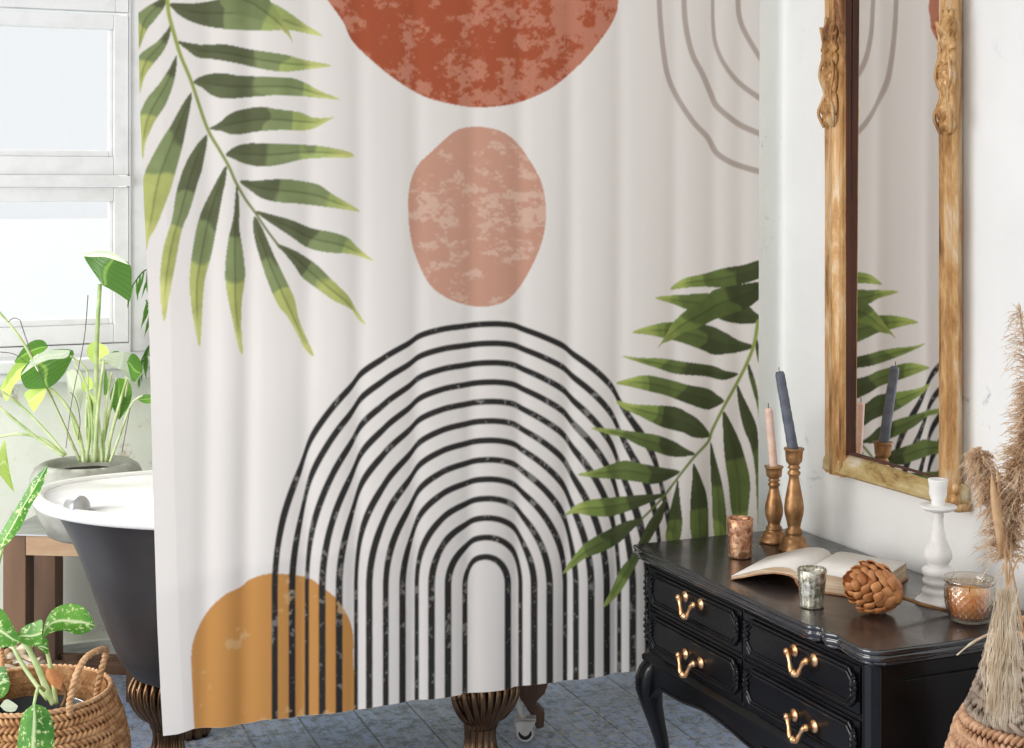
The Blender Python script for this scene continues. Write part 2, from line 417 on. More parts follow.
def sel(poly, m=2):
    P = np.array(poly); lo = P.min(0)-m; hi = P.max(0)+m
    ids = np.nonzero((x > lo[0]) & (x < hi[0]) & (y > lo[1]) & (y < hi[1]))[0]
    return ids[inpoly(poly, ids)]
def T(z, pts): 
    o = dict(A=(130,0,.2407), B=(230,0,.2407), C=(130,180,.2407), D=(230,180,.2407), E=(570,250,.2407), F=(560,430,.2407), G=(320,0,.3027), M=(320,0,.4145), O=(180,510,.2941), R=(640,0,.2541))[z]
    return [(o[0]+p[0]*o[2], o[1]+p[1]*o[2]) for p in pts]
def sm(pts, k=5): return [(p[0], p[1]) for p in cr([(a, c, 0) for a, c in pts], k, True)]
def put(ids, col, a=1.0):
    a = np.broadcast_to(np.asarray(a, float), ids.shape)[:, None]
    C[ids] = C[ids]*(1-a) + np.asarray(col)*a
# ochre dome
dome = sm(T('O', [(52,960),(50,760),(46,690),(41,600),(38,500),(50,430),(90,350),(150,290),(205,262),(240,235),(300,217),(380,220),(440,232),(480,260),(530,300),(570,360),(588,420),(590,500),(598,700),(600,760),(602,960)]))
i = sel(dome); put(i, lin((200,143,80)))
# arches
xf = [248, 305, 356, 414, 470, 518, 568, 617, 660]
def warp(v):
    v = np.asarray(v, float); r = v.copy()
    for c in xf: r = r + 3.3*(np.tanh((v-c)/5.0) - np.clip((v-c)/25.0, -1, 1))
    return r
Ls = [464,446.7,431,417,402,386,370.3,357.3,339,323.2,307.6,291.8,274.7]
Rs = [507,520.5,534,549,565.3,575.6,590.3,605.6,618.8,632,646,661,677]
Lu = warp(Ls); Ru = warp(Rs); Lu = .5*Lu+.5*np.linspace(464.5, 275, 13); Ru = .5*Ru+.5*np.linspace(507, 677, 13)
ids = np.nonzero((x > 262) & (x < 700) & (y > 310))[0]
ux = warp(x[ids]); yy = y[ids]; cov = np.zeros(ids.size)
wig = 1.0*np.sin(ux/13.0)
for k in range(13):
    ty = 556.7-19.4*k; xc = 486.0; ys = 585 + .5*k
    a = np.where(ux < xc, xc-Lu[k], Ru[k]-xc); bb = ys-ty
    dx = ux-xc; dy = np.minimum(yy-ys, 0)+wig*(yy < ys)*.8
    Fv = np.sqrt((dx/a)**2+(dy/bb)**2)+1e-9; g = np.sqrt((dx/a**2)**2+(dy/bb**2)**2)/Fv+1e-9
    cov = np.maximum(cov, np.clip(3.0-np.abs((Fv-1)/g)+.5, 0, 1))
fleck = fbm(fx_[ids], fz_[ids], 52, 11, 5, .75)
band = fbm(fx_[ids]*.8, fz_[ids], 5, 21, 3)
fl = np.clip((fleck-.625-(.56-band)*.28)*20, 0, 1)
put(ids, lin((50,48,46)), cov)
put(ids, lin((150,146,140)), cov*fl*.65)
i = sel(dome); fl = np.clip((fbm(fx_[i], fz_[i], 16, 31, 5, .7)-.62-(.56-fbm(fx_[i], fz_[i], 5, 21, 3))*.2)*25, 0, 1); put(i, lin((214,176,128)), fl*.6)
# circles
circ = sm(T('G', [(25,0),(75,70),(110,140),(200,225),(290,290),(360,325),(450,347),(530,355),(640,343),(740,305),(800,265),(880,190),(950,100),(980,40),(985,0),(990,-60),(960,-300),(500,-520),(50,-300),(-10,-60)]))
i = sel(circ); put(i, lin((168,86,58)))
n1 = fbm(fx_[i]*1.1, fz_[i]*1.5, 26, 41, 6, .8); n2 = fbm(fx_[i], fz_[i], 4, 47, 3)
wgt = np.clip((y[i])/110, 0, 1); xr = np.clip((x[i]-500)/110, 0, 1)
fl = np.clip((n1-.545-(.52-n2)*.35+xr*.13)*26, 0, 1); put(i, lin((197,134,110)), fl*.8)
med = sm(T('M', [(390,306),(440,318),(480,350),(520,410),(540,460),(545,530),(530,600),(490,680),(450,725),(400,740),(350,735),(300,715),(260,680),(225,600),(213,520),(216,450),(235,400),(270,365),(320,320),(350,308)]))
i = sel(med); put(i, lin((201,152,130)))
n1 = fbm(fx_[i]*.9, fz_[i]*1.7, 26, 61, 6, .8); yc = np.exp(-((y[i]-212)/40.0)**2)
fl = np.clip((n1-.60+yc*.10)*24, 0, 1); put(i, lin((217,182,162)), fl*.85)
# taupe lines
def stroke(pts, wd, col):
    P = [(p[0], p[1]) for p in cr([(a, c, 0) for a, c in pts], 8)]
    lo = np.min(P, 0)-6; hi = np.max(P, 0)+6
    ids = np.nonzero((x > lo[0]) & (x < hi[0]) & (y > lo[1]) & (y < hi[1]))[0]
    if not ids.size: return
    best = np.full(ids.size, 1e9); tt = np.zeros(ids.size)
    for k in range(len(P)-1):
        ax, ay = P[k]; bx, by = P[k+1]; L2 = (bx-ax)**2+(by-ay)**2+1e-9
        t_ = np.clip(((x[ids]-ax)*(bx-ax)+(y[ids]-ay)*(by-ay))/L2, 0, 1)
        d = np.hypot(x[ids]-ax-t_*(bx-ax), y[ids]-ay-t_*(by-ay)); m = d < best
        best[m] = d[m]; tt[m] = (k+t_[m])/(len(P)-1)
    w = wd[0]+(wd[1]-wd[0])*tt
    a = np.clip(w/2-best+.5, 0, 1)
    if isinstance(col[0], tuple): c = np.array(lin(col[0]))*(1-tt[:, None])+np.array(lin(col[1]))*tt[:, None]
    else: c = np.array(lin(col))
    put(ids, c, a)
tp = (183,170,160)
stroke(T('R', [(70,-200),(75,-20),(80,80),(92,200),(110,300),(150,390),(210,480),(265,540),(300,600),(350,635),(400,655),(480,678)]), (4.8,5.8), tp)
stroke(T('R', [(168,-200),(172,-20),(180,100),(205,210),(245,290),(275,360),(300,415),(350,460),(400,495),(480,530)]), (5.2,5.8), tp)
stroke(T('R', [(283,-200),(285,-20),(290,130),(310,210),(350,280),(400,335),(480,392)]), (2.8,5.6), tp)
stroke(T('R', [(384,-200),(385,-20),(392,70),(420,140),(480,240)]), (5,5), tp)
# palm leaflets: (frame, base, tip, outline)
LV = [
('A',(165,15),(800,148),[(165,15),(250,15),(330,5),(440,-15),(560,0),(650,45),(720,95),(800,148),(740,140),(660,125),(540,128),(410,122),(300,105),(215,70)]),
('A',(300,-160),(678,180),[(370,-70),(540,-50),(580,0),(620,60),(660,130),(678,182),(665,160),(630,125),(560,90),(450,60),(380,20)]),
('A',(200,172),(835,272),[(200,172),(290,185),(400,185),(500,205),(650,228),(720,248),(835,272),(740,288),(640,298),(540,285),(440,262),(340,245),(280,238),(240,210)]),
('A',(262,340),(872,410),[(262,340),(310,312),(380,303),(440,312),(540,318),(660,322),(720,340),(790,378),(872,412),(800,408),(640,395),(520,402),(400,410),(340,395),(300,365)]),
('A',(330,535),(848,486),[(330,535),(370,510),(430,465),(540,443),(600,452),(700,465),(760,488),(820,490),(848,486),(800,515),(740,540),(640,540),(540,545),(440,560),(380,545)]),
('A',(398,642),(932,648),[(398,642),(440,608),(500,595),(600,597),(700,600),(800,608),(900,628),(932,648),(900,656),(820,655),(720,662),(620,685),(540,692),(470,678),(430,660)]),
('D',(40,5),(540,130),[(40,5),(100,2),(220,-4),(300,5),(370,20),(420,55),(490,95),(542,131),(500,126),(420,115),(300,100),(200,92),(130,75),(80,40)]),
('D',(105,128),(597,336),[(105,128),(180,145),(260,168),(340,200),(430,218),(490,240),(520,270),(560,305),(597,336),(560,325),(500,308),(400,300),(320,280),(260,240),(200,200),(140,160)]),
('D',(190,265),(562,600),[(190,265),(240,280),(300,310),(370,360),(430,420),(490,480),(520,530),(562,600),(530,575),(500,535),(430,500),(360,450),(300,405),(270,360),(230,310)]),
('D',(100,150),(348,728),[(100,150),(130,190),(160,260),(200,350),(240,430),(270,500),(290,590),(348,728),(310,700),(285,650),(240,570),(200,520),(160,430),(120,310),(98,220)]),
('C',(442,20),(468,720),[(442,20),(455,100),(455,200),(470,300),(478,400),(465,500),(462,600),(468,722),(450,690),(430,600),(400,450),(396,350),(410,240),(430,150)]),
('C',(397,-58),(290,688),[(397,-58),(398,0),(385,60),(365,170),(340,300),(310,420),(300,540),(291,690),(275,640),(255,520),(248,400),(265,260),(290,150),(330,60)]),
('C',(320,-188),(143,588),[(320,-188),(300,-48),(285,0),(250,120),(215,210),(190,340),(165,470),(143,588),(130,520),(125,400),(140,280),(175,160),(195,40),(240,-88)]),
('A',(258,385),(65,1040),[(258,385),(240,500),(215,620),(180,748),(165,798),(110,938),(80,990),(65,1042),(52,928),(52,798),(60,720),(120,600),(170,520),(220,430)]),
('A',(195,230),(50,660),[(195,230),(185,330),(150,430),(100,510),(65,590),(52,662),(38,560),(40,480),(70,410),(120,350),(160,290)]),
('A',(170,100),(36,390),[(170,100),(165,150),(140,210),(90,275),(60,320),(38,390),(22,330),(26,250),(60,210),(110,175),(150,130)]),
('A',(155,-20),(25,230),[(155,-20),(145,25),(110,75),(70,125),(30,215),(15,150),(20,75),(60,35),(110,5)]),
('E',(800,240),(355,200),[(355,200),(400,190),(480,185),(580,180),(700,200),(760,250),(800,290),(740,308),(660,300),(600,280),(480,245),(430,225)]),
('E',(820,60),(415,162),[(415,162),(470,120),(560,98),(640,75),(720,62),(800,42),(800,105),(740,135),(640,155),(540,152),(460,160)]),
('E',(765,400),(260,342),[(260,342),(330,315),(430,298),(570,312),(640,340),(700,375),(765,400),(700,425),(600,435),(560,420),(480,390),(400,368),(320,352)]),
('E',(840,130),(365,405),[(365,407),(400,350),(430,300),(490,245),(560,205),(600,165),(700,145),(800,135),(795,190),(740,240),(670,265),(600,290),(540,320),(470,345),(420,375),(385,388)]),
('E',(700,515),(215,440),[(215,440),(290,448),(380,450),(480,465),(590,480),(640,500),(700,515),(640,540),(560,525),(440,515),(360,490),(280,465)]),
('E',(640,628),(192,553),[(192,553),(260,530),(320,520),(420,540),(490,560),(570,575),(610,600),(640,628),(600,655),(560,662),(480,635),(400,605),(340,590),(260,570)]),
('E',(578,776),(193,628),[(193,626),(260,640),(340,645),(430,650),(480,670),(540,710),(582,774),(518,780),(468,758),(380,735),(290,690),(220,658)]),
('F',(560,100),(131,-8),[(131,-10),(240,-2),(330,10),(400,20),(470,45),(520,75),(562,100),(520,110),(460,110),(400,92),(330,65),(260,30),(190,15)]),
('F',(495,172),(75,185),[(73,185),(150,165),(260,128),(330,138),(420,155),(498,172),(450,205),(390,225),(320,215),(240,205),(150,198)]),
('F',(438,268),(22,355),[(20,356),(70,310),(140,288),(240,278),(330,270),(440,266),(400,290),(330,320),(260,345),(200,360),(120,355),(60,345)]),
('F',(340,372),(12,595),[(10,598),(60,520),(120,460),(200,415),(280,378),(345,370),(300,415),(250,465),(180,505),(110,530),(60,565)]),
('F',(438,290),(180,735),[(178,738),(220,650),(250,580),(300,520),(330,460),(370,380),(438,290),(425,370),(390,430),(345,510),(300,590),(245,680)]),
('F',(490,205),(460,560),[(490,205),(500,300),(508,380),(500,450),(470,560),(440,452),(445,400),(460,320),(480,240)]),
('F',(555,140),(600,620),[(555,140),(590,210),(612,290),(617,440),(600,600),(545,440),(542,300),(550,200)]),
('F',(625,50),(680,600),[(625,50),(650,130),(675,230),(690,340),(693,430),(680,580),(640,430),(632,300),(625,150)]),
('F',(681,-78),(750,540),[(681,-78),(740,30),(770,120),(790,220),(780,350),(760,480),(715,350),(700,220),(685,120),(677,0)]),
('F',(736,-188),(823,400),[(736,-188),(762,-138),(800,-60),(820,0),(824,100),(824,420),(815,250),(808,150),(790,60),(762,-10),(741,-108)]),
('E',(738,465),(786,690),[(738,465),(762,520),(781,600),(786,700),(775,640),(758,580),(742,520)]),
('E',(772,370),(790,480),[(772,365),(786,400),(790,490),(772,420)]),
]
def leaf_paint(k, fr, base, tip, out):
    right = k >= 17
    ids = sel(sm(T(fr, out)))
    if not ids.size: return
    (bx, by), (tx, ty) = T(fr, [base, tip])
    L = math.hypot(tx-bx, ty-by); ex, ey = (tx-bx)/L, (ty-by)/L
    s = ((x[ids]-bx)*ex+(y[ids]-by)*ey)/L; n = -(x[ids]-bx)*ey+(y[ids]-by)*ex
    # midrib follows the mean offset of the outline along the leaf
    bins = np.clip((s*10).astype(int), 0, 9); off = np.array([n[bins == q].mean() if (bins == q).any() else 0 for q in range(10)])
    mid = np.interp(s, (np.arange(10)+.5)/10, off)
    dn = np.abs(n-mid)
    rs = np.random.RandomState(90+k); e1 = .30+.22*rs.rand(); e2 = .60+.16*rs.rand()
    if 8 <= k <= 16: e1 -= .10; e2 = .50+.08*rs.rand()
    wob = (vnoise(fx_[ids]*28, fz_[ids]*28, 70+k % 9)-.5)*.16
    q = s+wob
    dk = np.array(lin((98,103,74) if not right else (72,80,50))); md = np.array(lin((130,141,96) if not right else (98,112,62))); lt = np.array(lin((162,174,106) if not right else (128,146,76))); tipc = np.array(lin((200,200,124) if not right else (164,176,96)))
    if 8 <= k <= 16: lt = np.array(lin((176,180,108)))
    def st(a, w=.03): return np.clip((q-a)/w+.5, 0, 1)[:, None]
    c = dk*(1-st(e1)) + md*st(e1); c = c*(1-st(e2)) + lt*st(e2); c = c*(1-st(.84, .1)) + tipc*st(.84, .1)
    side = np.clip((n-mid)*.6, -1, 1)[:, None]; c = c*(1+.07*side)
    bl = vnoise(fx_[ids]*38, fz_[ids]*38, 60)[:, None]; c = c*(.9+.22*np.round(bl*4)/4)
    rib = np.clip(1.5-dn, 0, 1)*np.clip(s*6, 0, 1)*np.clip((.92-s)*8, 0, 1)*.45
    c = c*(1-rib[:, None]) + np.array(lin((66,68,44)))*rib[:, None]
    if k in (1, 20): c = c*.82
    C[ids] = c
for k, e in enumerate(LV):
    if k == 17:
        stroke(T('A', [(152,-80),(155,-20),(160,50),(180,130),(210,230),(255,340),(320,530),(370,620),(410,690),(440,758),(480,828),(520,883),(570,958),(625,1030)]), (4.2,2.2), ((166,178,84),(104,112,66)))
    leaf_paint(k, *e)
stroke(T('E', [(781,295),(765,390),(735,470),(690,560),(640,650),(591,748),(573,798),(518,858),(458,933),(398,1013),(358,1058),(298,1118)]), (3.6,2.0), ((150,164,80),(98,112,58)))
# hem stitching
hs = np.abs((fz_-np.interp(fx_, hX, hZ))-.016) < .0011; C[hs] *= .97
C = C.reshape(NV, NU, 3)
for ax_ in (0, 1): C = (np.roll(C, 1, ax_)+2*C+np.roll(C, -1, ax_))/4
C = C.reshape(-1, 3)
me = bpy.data.meshes.new('shower_curtain')
nv = NU*NV; me.vertices.add(nv)
base = np.array([1.3, YC, .30])
vv = np.stack([X.ravel(), Y.ravel(), Z.ravel()], 1) - base; me.vertices.foreach_set('co', vv.ravel().astype(np.float32))
jj, ii = np.meshgrid(np.arange(NU-1), np.arange(NV-1)); a0 = (ii*NU+jj).ravel()
q = np.stack([a0, a0+1, a0+NU+1, a0+NU], 1).astype(np.int32); nf = len(q)
me.loops.add(nf*4); me.polygons.add(nf); me.loops.foreach_set('vertex_index', q.ravel())
me.polygons.foreach_set('loop_start', (np.arange(nf)*4).astype(np.int32))
me.update(calc_edges=True); me.polygons.foreach_set('use_smooth', np.ones(nf, bool))
at_ = me.attributes.new('print', 'FLOAT_COLOR', 'POINT')
at_.data.foreach_set('color', np.concatenate([np.clip(C, 0, 1), np.ones((nv, 1))], 1).ravel().astype(np.float32))
tt_ = NT('printed_curtain_cloth'); an = tt_.n('ShaderNodeAttribute'); an.attribute_name = 'print'
vv_ = tt_.coord('Object'); 
df = tt_.pbr(an.outputs['Color'], .9, 0, tt_.bump(tt_.noise(vv_, 900, 2), .08, .001), Specular_IOR_Level=.15)
trl = tt_.n('ShaderNodeBsdfTranslucent'); tt_.l(an.outputs['Color'], trl.inputs[0])
me.materials.append(tt_.done(tt_.mixs(.06, df, trl.outputs[0])))
cur = bpy.data.objects.new('shower_curtain', me); COL.objects.link(cur); cur.location = tuple(base)
tag(cur, 'white fabric shower curtain printed with palm leaves, circles and black concentric arches', 'shower curtain')
rod = thing('curtain_rod', (WX, YC, 2.2), 'black round rod from which the printed shower curtain hangs', 'curtain rod')
obj('rod', B().tube([(WX-.006,YC,2.2), (-.1,YC,2.2)], .0125, 16), M_ROD, rod)
obj('wall_flange', B().tube([(WX,YC,2.2), (WX-.012,YC,2.2)], .034, 24), M_ROD, rod)
obj('ceiling_hanger', B().tube([(-.05,YC,2.2), (-.05,YC,2.9)], .008, 10), M_ROD, rod)

# ------------------------------------------------------------------ commode
FX = 1.724; CY0, CY1 = 2.305, 3.185; CBX = 2.15; TZ = .70
com = thing('commode', (1.93, 2.75, 0), 'black painted commode with four carved drawers, curved legs and brass handles', 'chest of drawers')
# top outline with a scalloped front edge
outl = []
fr = [(1.702,3.205),(1.702,3.0),(1.7,2.8),(1.697,2.62),(1.698,2.53),(1.701,2.478),(1.711,2.466),(1.716,2.455),(1.710,2.442),(1.705,2.43),(1.709,2.415),(1.716,2.400),(1.712,2.385),(1.7075,2.355),(1.706,2.325),(1.711,2.302),(1.724,2.287),(1.745,2.281)]
for p in cr([(a, c, 0) for a, c in fr], 4): outl.append((p.x, p.y))
outl += [(1.9,2.278),(2.0,2.283),(2.158,2.280),(2.158,3.205)]
cxm, cym = 1.93, 2.74
def inset(p, s):
    dx = 1 if p[0] < 1.95 else 0
    ny = 1 if p[1] < 2.5 else (-1 if p[1] > 3.1 else 0)
    k = 1.0
    ax = s*(1 if p[0] < 1.74 else 0); ay = s*ny*(1 if (p[0] > 1.715 or p[1] > 3.19) else 0)
    return (p[0]+ax, p[1]+ay)
R = []
for z, s in ((.6995,.004),(.700,.002),(.6995,.0),(.693,-.0005),(.689,.0022),(.688,.0035),(.6865,.001),(.681,0.0),(.676,.0035),(.675,.006),(.6735,.004),(.670,.006),(.665,.012),(.662,.019)):
    R.append([Vector((*inset(p, s), z)) for p in outl])
obj('top', B().rings([[Vector((*inset(p, .0022), z)) for p in outl] for z in (.6960, .7000)]), M_TOP, com, smooth=False)
R[2] = [Vector((*inset(p, .0012), .6985)) for p in outl]; R.insert(3, [Vector((*inset(p, .0), .6975)) for p in outl])
obj('edge_moulding', B().rings(R[2:]), M_EDGEB, com, smooth=True)
# body
bb_ = B(); cp = [(FX,CY0+.022),(FX+.006,CY0+.010),(FX+.022,CY0),(CBX,CY0),(CBX,CY1),(FX+.022,CY1),(FX+.006,CY1-.010),(FX,CY1-.022)]
bb_.prism(cp, lambda p: Vector((p[0],p[1],.438)), lambda p: Vector((p[0],p[1],.664)))
cp2 = [(a-.014 if a < 1.8 else a, (c-.012 if c < 2.4 else (c+.012 if c > 3.1 else c))) for a, c in cp]
cp1 = [(a-.006 if a < 1.8 else a, (c-.005 if c < 2.4 else (c+.005 if c > 3.1 else c))) for a, c in cp]
bb_.rings([[Vector((*p, z)) for p in pp] for pp, z in ((cp,.452),(cp1,.447),(cp2,.440),(cp2,.433),(cp1,.428),(cp,.424),(cp,.415))])
# pilaster beads
for yb in (CY0+.024, CY1-.024): bb_.tube([(FX-.001,yb,.455),(FX-.001,yb,.66)], .0022, 6)
bb_.tube([(FX+.020,CY0-.0005,.455),(FX+.020,CY0-.0005,.66)], .0018, 6)
bb_.box((FX-.003,CY0+.03,.5585), (FX+.01,CY1-.03,.5625)); bb_.box((FX-.003,2.7385,.455), (FX+.01,2.7455,.66))
bb_.box((FX+.07,CY0-.006,.48),(CBX-.06,CY0+.001,.482)); bb_.box((FX+.07,CY0-.006,.63),(CBX-.06,CY0+.001,.632))
obj('body', bb_, M_BLACK, com, smooth=False, bevel=.0015)
# carved acanthus strips on the far corner
def carve(b, c, h, ax, nrm, n=10, w=.011, seed=0):
    rs = random.Random(seed); c = Vector(c); ax = Vector(ax); nrm = Vector(nrm)
    for k in range(n):
        f = (k+.5)/n-.5; z = f*h; side = -1 if k % 2 else 1
        e = w*(1-.5*abs(f)*2)
        M = Matrix.Rotation(side*.7+rs.uniform(-.2,.2), 3, nrm)
        p = c+Vector((0,0,z))+ax*side*e*.45
        sz = Vector((abs(nrm.x)*.004+abs(ax.x)*e*.6, abs(nrm.y)*.004+abs(ax.y)*e*.6, h/n*.75))
        b.blob(p, sz, M, 7, 4)
    b.tube([c+Vector((0,0,-h/2)), c+Vector((0,0,h/2))], .0035, 6)
cb = B()
for zz in (.512,.602):
    carve(cb, (FX+.006,CY1+.001,zz), .085, (1,0,0), (0,1,0), 12, .012, 4)
    carve(cb, (FX-.001,CY1-.012,zz), .085, (0,1,0), (1,0,0), 12, .010, 5)
obj('carved_corner', cb, M_BLACK, com)
def drawer(ya, yb, za, zb, hy, hz, seed, swing=0):
    d = B(); x0 = FX-.004
    d.box((x0,ya,za), (FX+.03,yb,zb))
    # notched outline
    def ol(m, cc):
        a, c, e, f = ya+m, yb-m, za+m, zb-m
        return [(a+cc,e),(c-cc,e),(c-cc*.45,e+cc*.55),(c,e+cc),(c,f-cc),(c-cc*.45,f-cc*.55),(c-cc,f),(a+cc,f),(a+cc*.45,f-cc*.55),(a,f-cc),(a,e+cc),(a+cc*.45,e+cc*.55)]
    d.prism(ol(.008,.022), lambda p: Vector((FX,p[0],p[1])), lambda p: Vector((FX-.008,p[0],p[1])))
    for m, rr, xx in ((.009,.0034,FX-.008),(.0165,.0026,FX-.009)):
        pts = [Vector((xx,p[0],p[1])) for p in ol(m, .022-m*.25)]; pts.append(pts[0]); d.tube(pts+[pts[1]], rr, 6)
    for yy_ in (ya+.013, yb-.013): carve(d, (FX-.010,yy_,(za+zb)/2+.003), (zb-za)*.62, (0,1,0), (1,0,0), 11, .013, seed)
    o = obj('drawer', d, M_BLACK, com, smooth=False)
    h = B()
    for s in (-1, 1):
        c = Vector((FX-.008, hy+s*.034, hz-.002))
        M = Matrix.Translation(c) @ Matrix.Rotation(-math.pi/2, 4, 'Y')
        h.lathe([(.0004,0),(.0125,0),(.0135,.002),(.011,.0045),(.0065,.006),(.005,.010),(.006,.015),(.0078,.019),(.0062,.024),(.0004,.026)], None, 16, M=M)
    c0 = Vector((FX-.027, hy, hz-.002)); pts = []
    for k in range(25):
        a = k/24; s = (a-.5)*2
        yy_ = .034*s; zz = -.032*(1-abs(s)**1.7) - .006*math.sin(abs(s)*math.pi*2) 
        out = -.006*math.cos(s*math.pi/2)*(1+swing)
        pts.append(c0+Vector((out, yy_, zz)))
    rad = [.0038+.0020*abs(math.sin(k/24*math.pi*5)) + (.0022 if k in (11,12,13) else 0) for k in range(25)]
    h.tube(pts, rad, 8)
    h.blob(c0+Vector((-.006,0,-.036)), (.006,.007,.0055))
    hh = obj('handle', h, M_BRASS, o); hh['label'] = 'curved brass drawer handle'
for (ya, yb, hy) in ((2.748,CY1-.03,2.943),(CY0+.030,2.736,2.509)):
    drawer(ya, yb, .566, .655, hy, .632, 3); drawer(ya, yb, .462, .552, hy, .502, 8, .5)
# apron (serpentine)
ap = cr([(CY0+.035,.34,0),(CY0+.07,.372,0),(CY0+.14,.385,0),(CY0+.2,.378,0),(CY0+.28,.372,0),(CY0+.36,.388,0),(2.70,.372,0),(2.80,.383,0),(2.9,.390,0),(3.0,.379,0),(3.08,.377,0),(3.12,.372,0),(3.15,.34,0)], 5)
pol = [(p.x, p.y) for p in ap] + [(3.165,.43),(CY0+.02,.43)]
apb = B().prism(pol, lambda p: Vector((FX-.002,p[0],p[1])), lambda p: Vector((FX+.018,p[0],p[1])))
apb.tube([Vector((FX-.003,p.x,p.y+.004)) for p in ap], .0035, 6)
pol2 = [(FX+.03,.36),(FX+.08,.385),(1.93,.392),(CBX-.08,.385),(CBX-.03,.36),(CBX-.02,.43),(FX+.02,.43)]
for yy_ in (CY0-.001, CY1-.017): apb.prism(pol2, lambda p: Vector((p[0],yy_,p[1])), lambda p: Vector((p[0],yy_+.018,p[1])))
obj('apron', apb, M_BLACK, com, smooth=False)
for (lx, ly, sx, sy) in ((FX+.022,CY1-.018,-1,1),(FX+.022,CY0+.018,-1,-1),(CBX-.03,CY1-.018,1,1),(CBX-.03,CY0+.018,1,-1)):
    R = []
    for z, off, w in ((.435,.0,.024),(.41,.010,.030),(.385,.017,.032),(.355,.018,.030),(.32,.012,.025),(.28,.001,.020),(.24,-.010,.0165),(.20,-.017,.0145),(.15,-.018,.0125),(.10,-.012,.0115),(.06,-.002,.012),(.035,.006,.016),(.012,.010,.019),(.0,.010,.017)):
        c = Vector((lx+sx*off*.75*(.30 if sx > 0 else 1), ly+sy*off*.75, mz(z, .2)))
        R.append([c+Vector((math.copysign(abs(math.cos(q))**.7, math.cos(q))*w, math.copysign(abs(math.sin(q))**.7, math.sin(q))*w, 0)) for q in [2*math.pi*k/16 for k in range(16)]])
    obj('leg', B().rings(R[::-1]), M_BLACK, com)

# ------------------------------------------------------------------ things on the commode
def ground(px, py): return PZ(px, py, TZ+.0005)
def lathed(prof, c, n=36, fn=None): return B().lathe(prof, c, n, fn)
def pxm(p): return (p.x*ST+p.y*CT)/F
# copper votive
c = ground(740, 557); k = pxm(c)
pr = [(.0005,0),(11.0*k,0),(11.5*k,.003),(11.8*k,.02),(12.8*k,30*k*1.03),(13.3*k,39*k),(12.5*k,39.3*k),(11.6*k,36*k),(10.6*k,6*k),(.0005,5*k)]
v = thing('votive_holder', c, 'mottled copper glass votive holder at the far left of the black commode top', 'candle holder')
obj('glass_cup', lathed(pr, c), M_MERCG, v)
if 0: obj('tea_light', lathed([(.0005,6*k+.001),(10*k,6*k+.001),(10*k,16*k),(.0005,16*k)], c), M_PAGE, v)
# silver votive (fluted)
c = ground(812, 606.5); k = pxm(c)
pr = [(.0005,0),(11.5*k,0),(12*k,.002),(11.2*k,4*k),(12.2*k,13*k),(13.4*k,25*k),(14.8*k,37*k),(14.2*k,38*k),(13.0*k,34*k),(11*k,8*k),(.0005,7*k)]
v = thing('votive_holder', c, 'fluted silver mercury glass votive holder in front of the open book', 'candle holder')
obj('glass_cup', lathed(pr, c, 96, lambda r, z, q: r*(1+.022*math.cos(q*16)*(1 if .006 < z < .075 else 0))), M_MERC, v)
if 0: obj('tea_light', lathed([(.0005,8*k),(10.5*k,8*k),(11*k,22*k),(.0005,22*k)], c), M_PAGE, v)
def turned(name, base, top_y, prof, mat, label, group, half=1.0):
    c = ground(*base); k = pxm(c); hh = (base[1]-top_y)*k
    v = thing(name, c, label, 'candlestick', group)
    return v, c, k, hh, [(max(r*k*half, .0004), z*hh) for r, z in prof]
PF = [(0,0),(15,0),(15.2,.03),(14,.05),(13.6,.075),(11.5,.09),(11.8,.115),(10.2,.14),(7.5,.155),(9.0,.175),(8.4,.20),(6.2,.225),(7,.27),(9.3,.36),(9.8,.42),(9.0,.50),(7.0,.60),(5.2,.69),(4.9,.73),(6.3,.745),(6.5,.765),(4.6,.785),(5.0,.80),(6.6,.81),(5.0,.83),(6,.85),(8,.87),(8.6,.93),(9,.975),(10.2,.985),(10.2,1.0),(5.4,1.0),(5.2,.93),(0,.93)]
v, c, k, hh, pr = turned('candlestick', (794,551), 448, PF, M_COPPER, 'taller turned antique gold candlestick holding the dark grey taper', 'pair of antique gold candlesticks')
obj('turned_body', B().lathe(pr, c, 40), M_COPPER, v)
def taper(bot, tip, r0, r1, mat, label, name='taper_candle', rough=0.0):
    v = thing(name, bot, label, 'candle')
    b = B(); n = 14; R = []; ax = (tip-bot).normalized(); a = ax.cross(Vector((0,1,0))).normalized(); e = ax.cross(a); rs = random.Random(3)
    for i in range(n*2+1):
        f = i/(n*2); p = bot+(tip-bot)*f; r = r0+(r1-r0)*f
        if i == n*2: r *= .82
        R.append([p+(a*math.cos(q)+e*math.sin(q))*r*(1+rough*rs.uniform(-1,1)) for q in [2*math.pi*j/16 for j in range(16)]])
    b.rings(R); obj('wax', b, mat, v)
    obj('wick', B().tube([tip-ax*.002, tip+ax*.008, tip+ax*.012+Vector((.001,0,0))], .0009, 5), M_WICK, v)
zt = c.z+hh*.935
bot = Vector((c.x, c.y, zt)); d0 = bot.x*ST+bot.y*CT
taper(bot, PD(779.5, 372, d0-.01), .0128, .0112, M_GREYC, 'dark grey taper candle leaning left in the taller gold candlestick', rough=.05)
v, c, k, hh, pr = turned('candlestick', (774,542), 466, [(r*.94, z) for r, z in PF], M_COPPER, 'shorter turned antique gold candlestick holding the pale pink taper', 'pair of antique gold candlesticks')
obj('turned_body', B().lathe(pr, c, 40), M_COPPER, v)
bot = Vector((c.x, c.y, c.z+hh*.935)); d0 = bot.x*ST+bot.y*CT
taper(bot, PD(768.5, 408, d0), .0105, .0098, M_PINKC, 'pale pink taper candle standing in the shorter gold candlestick')
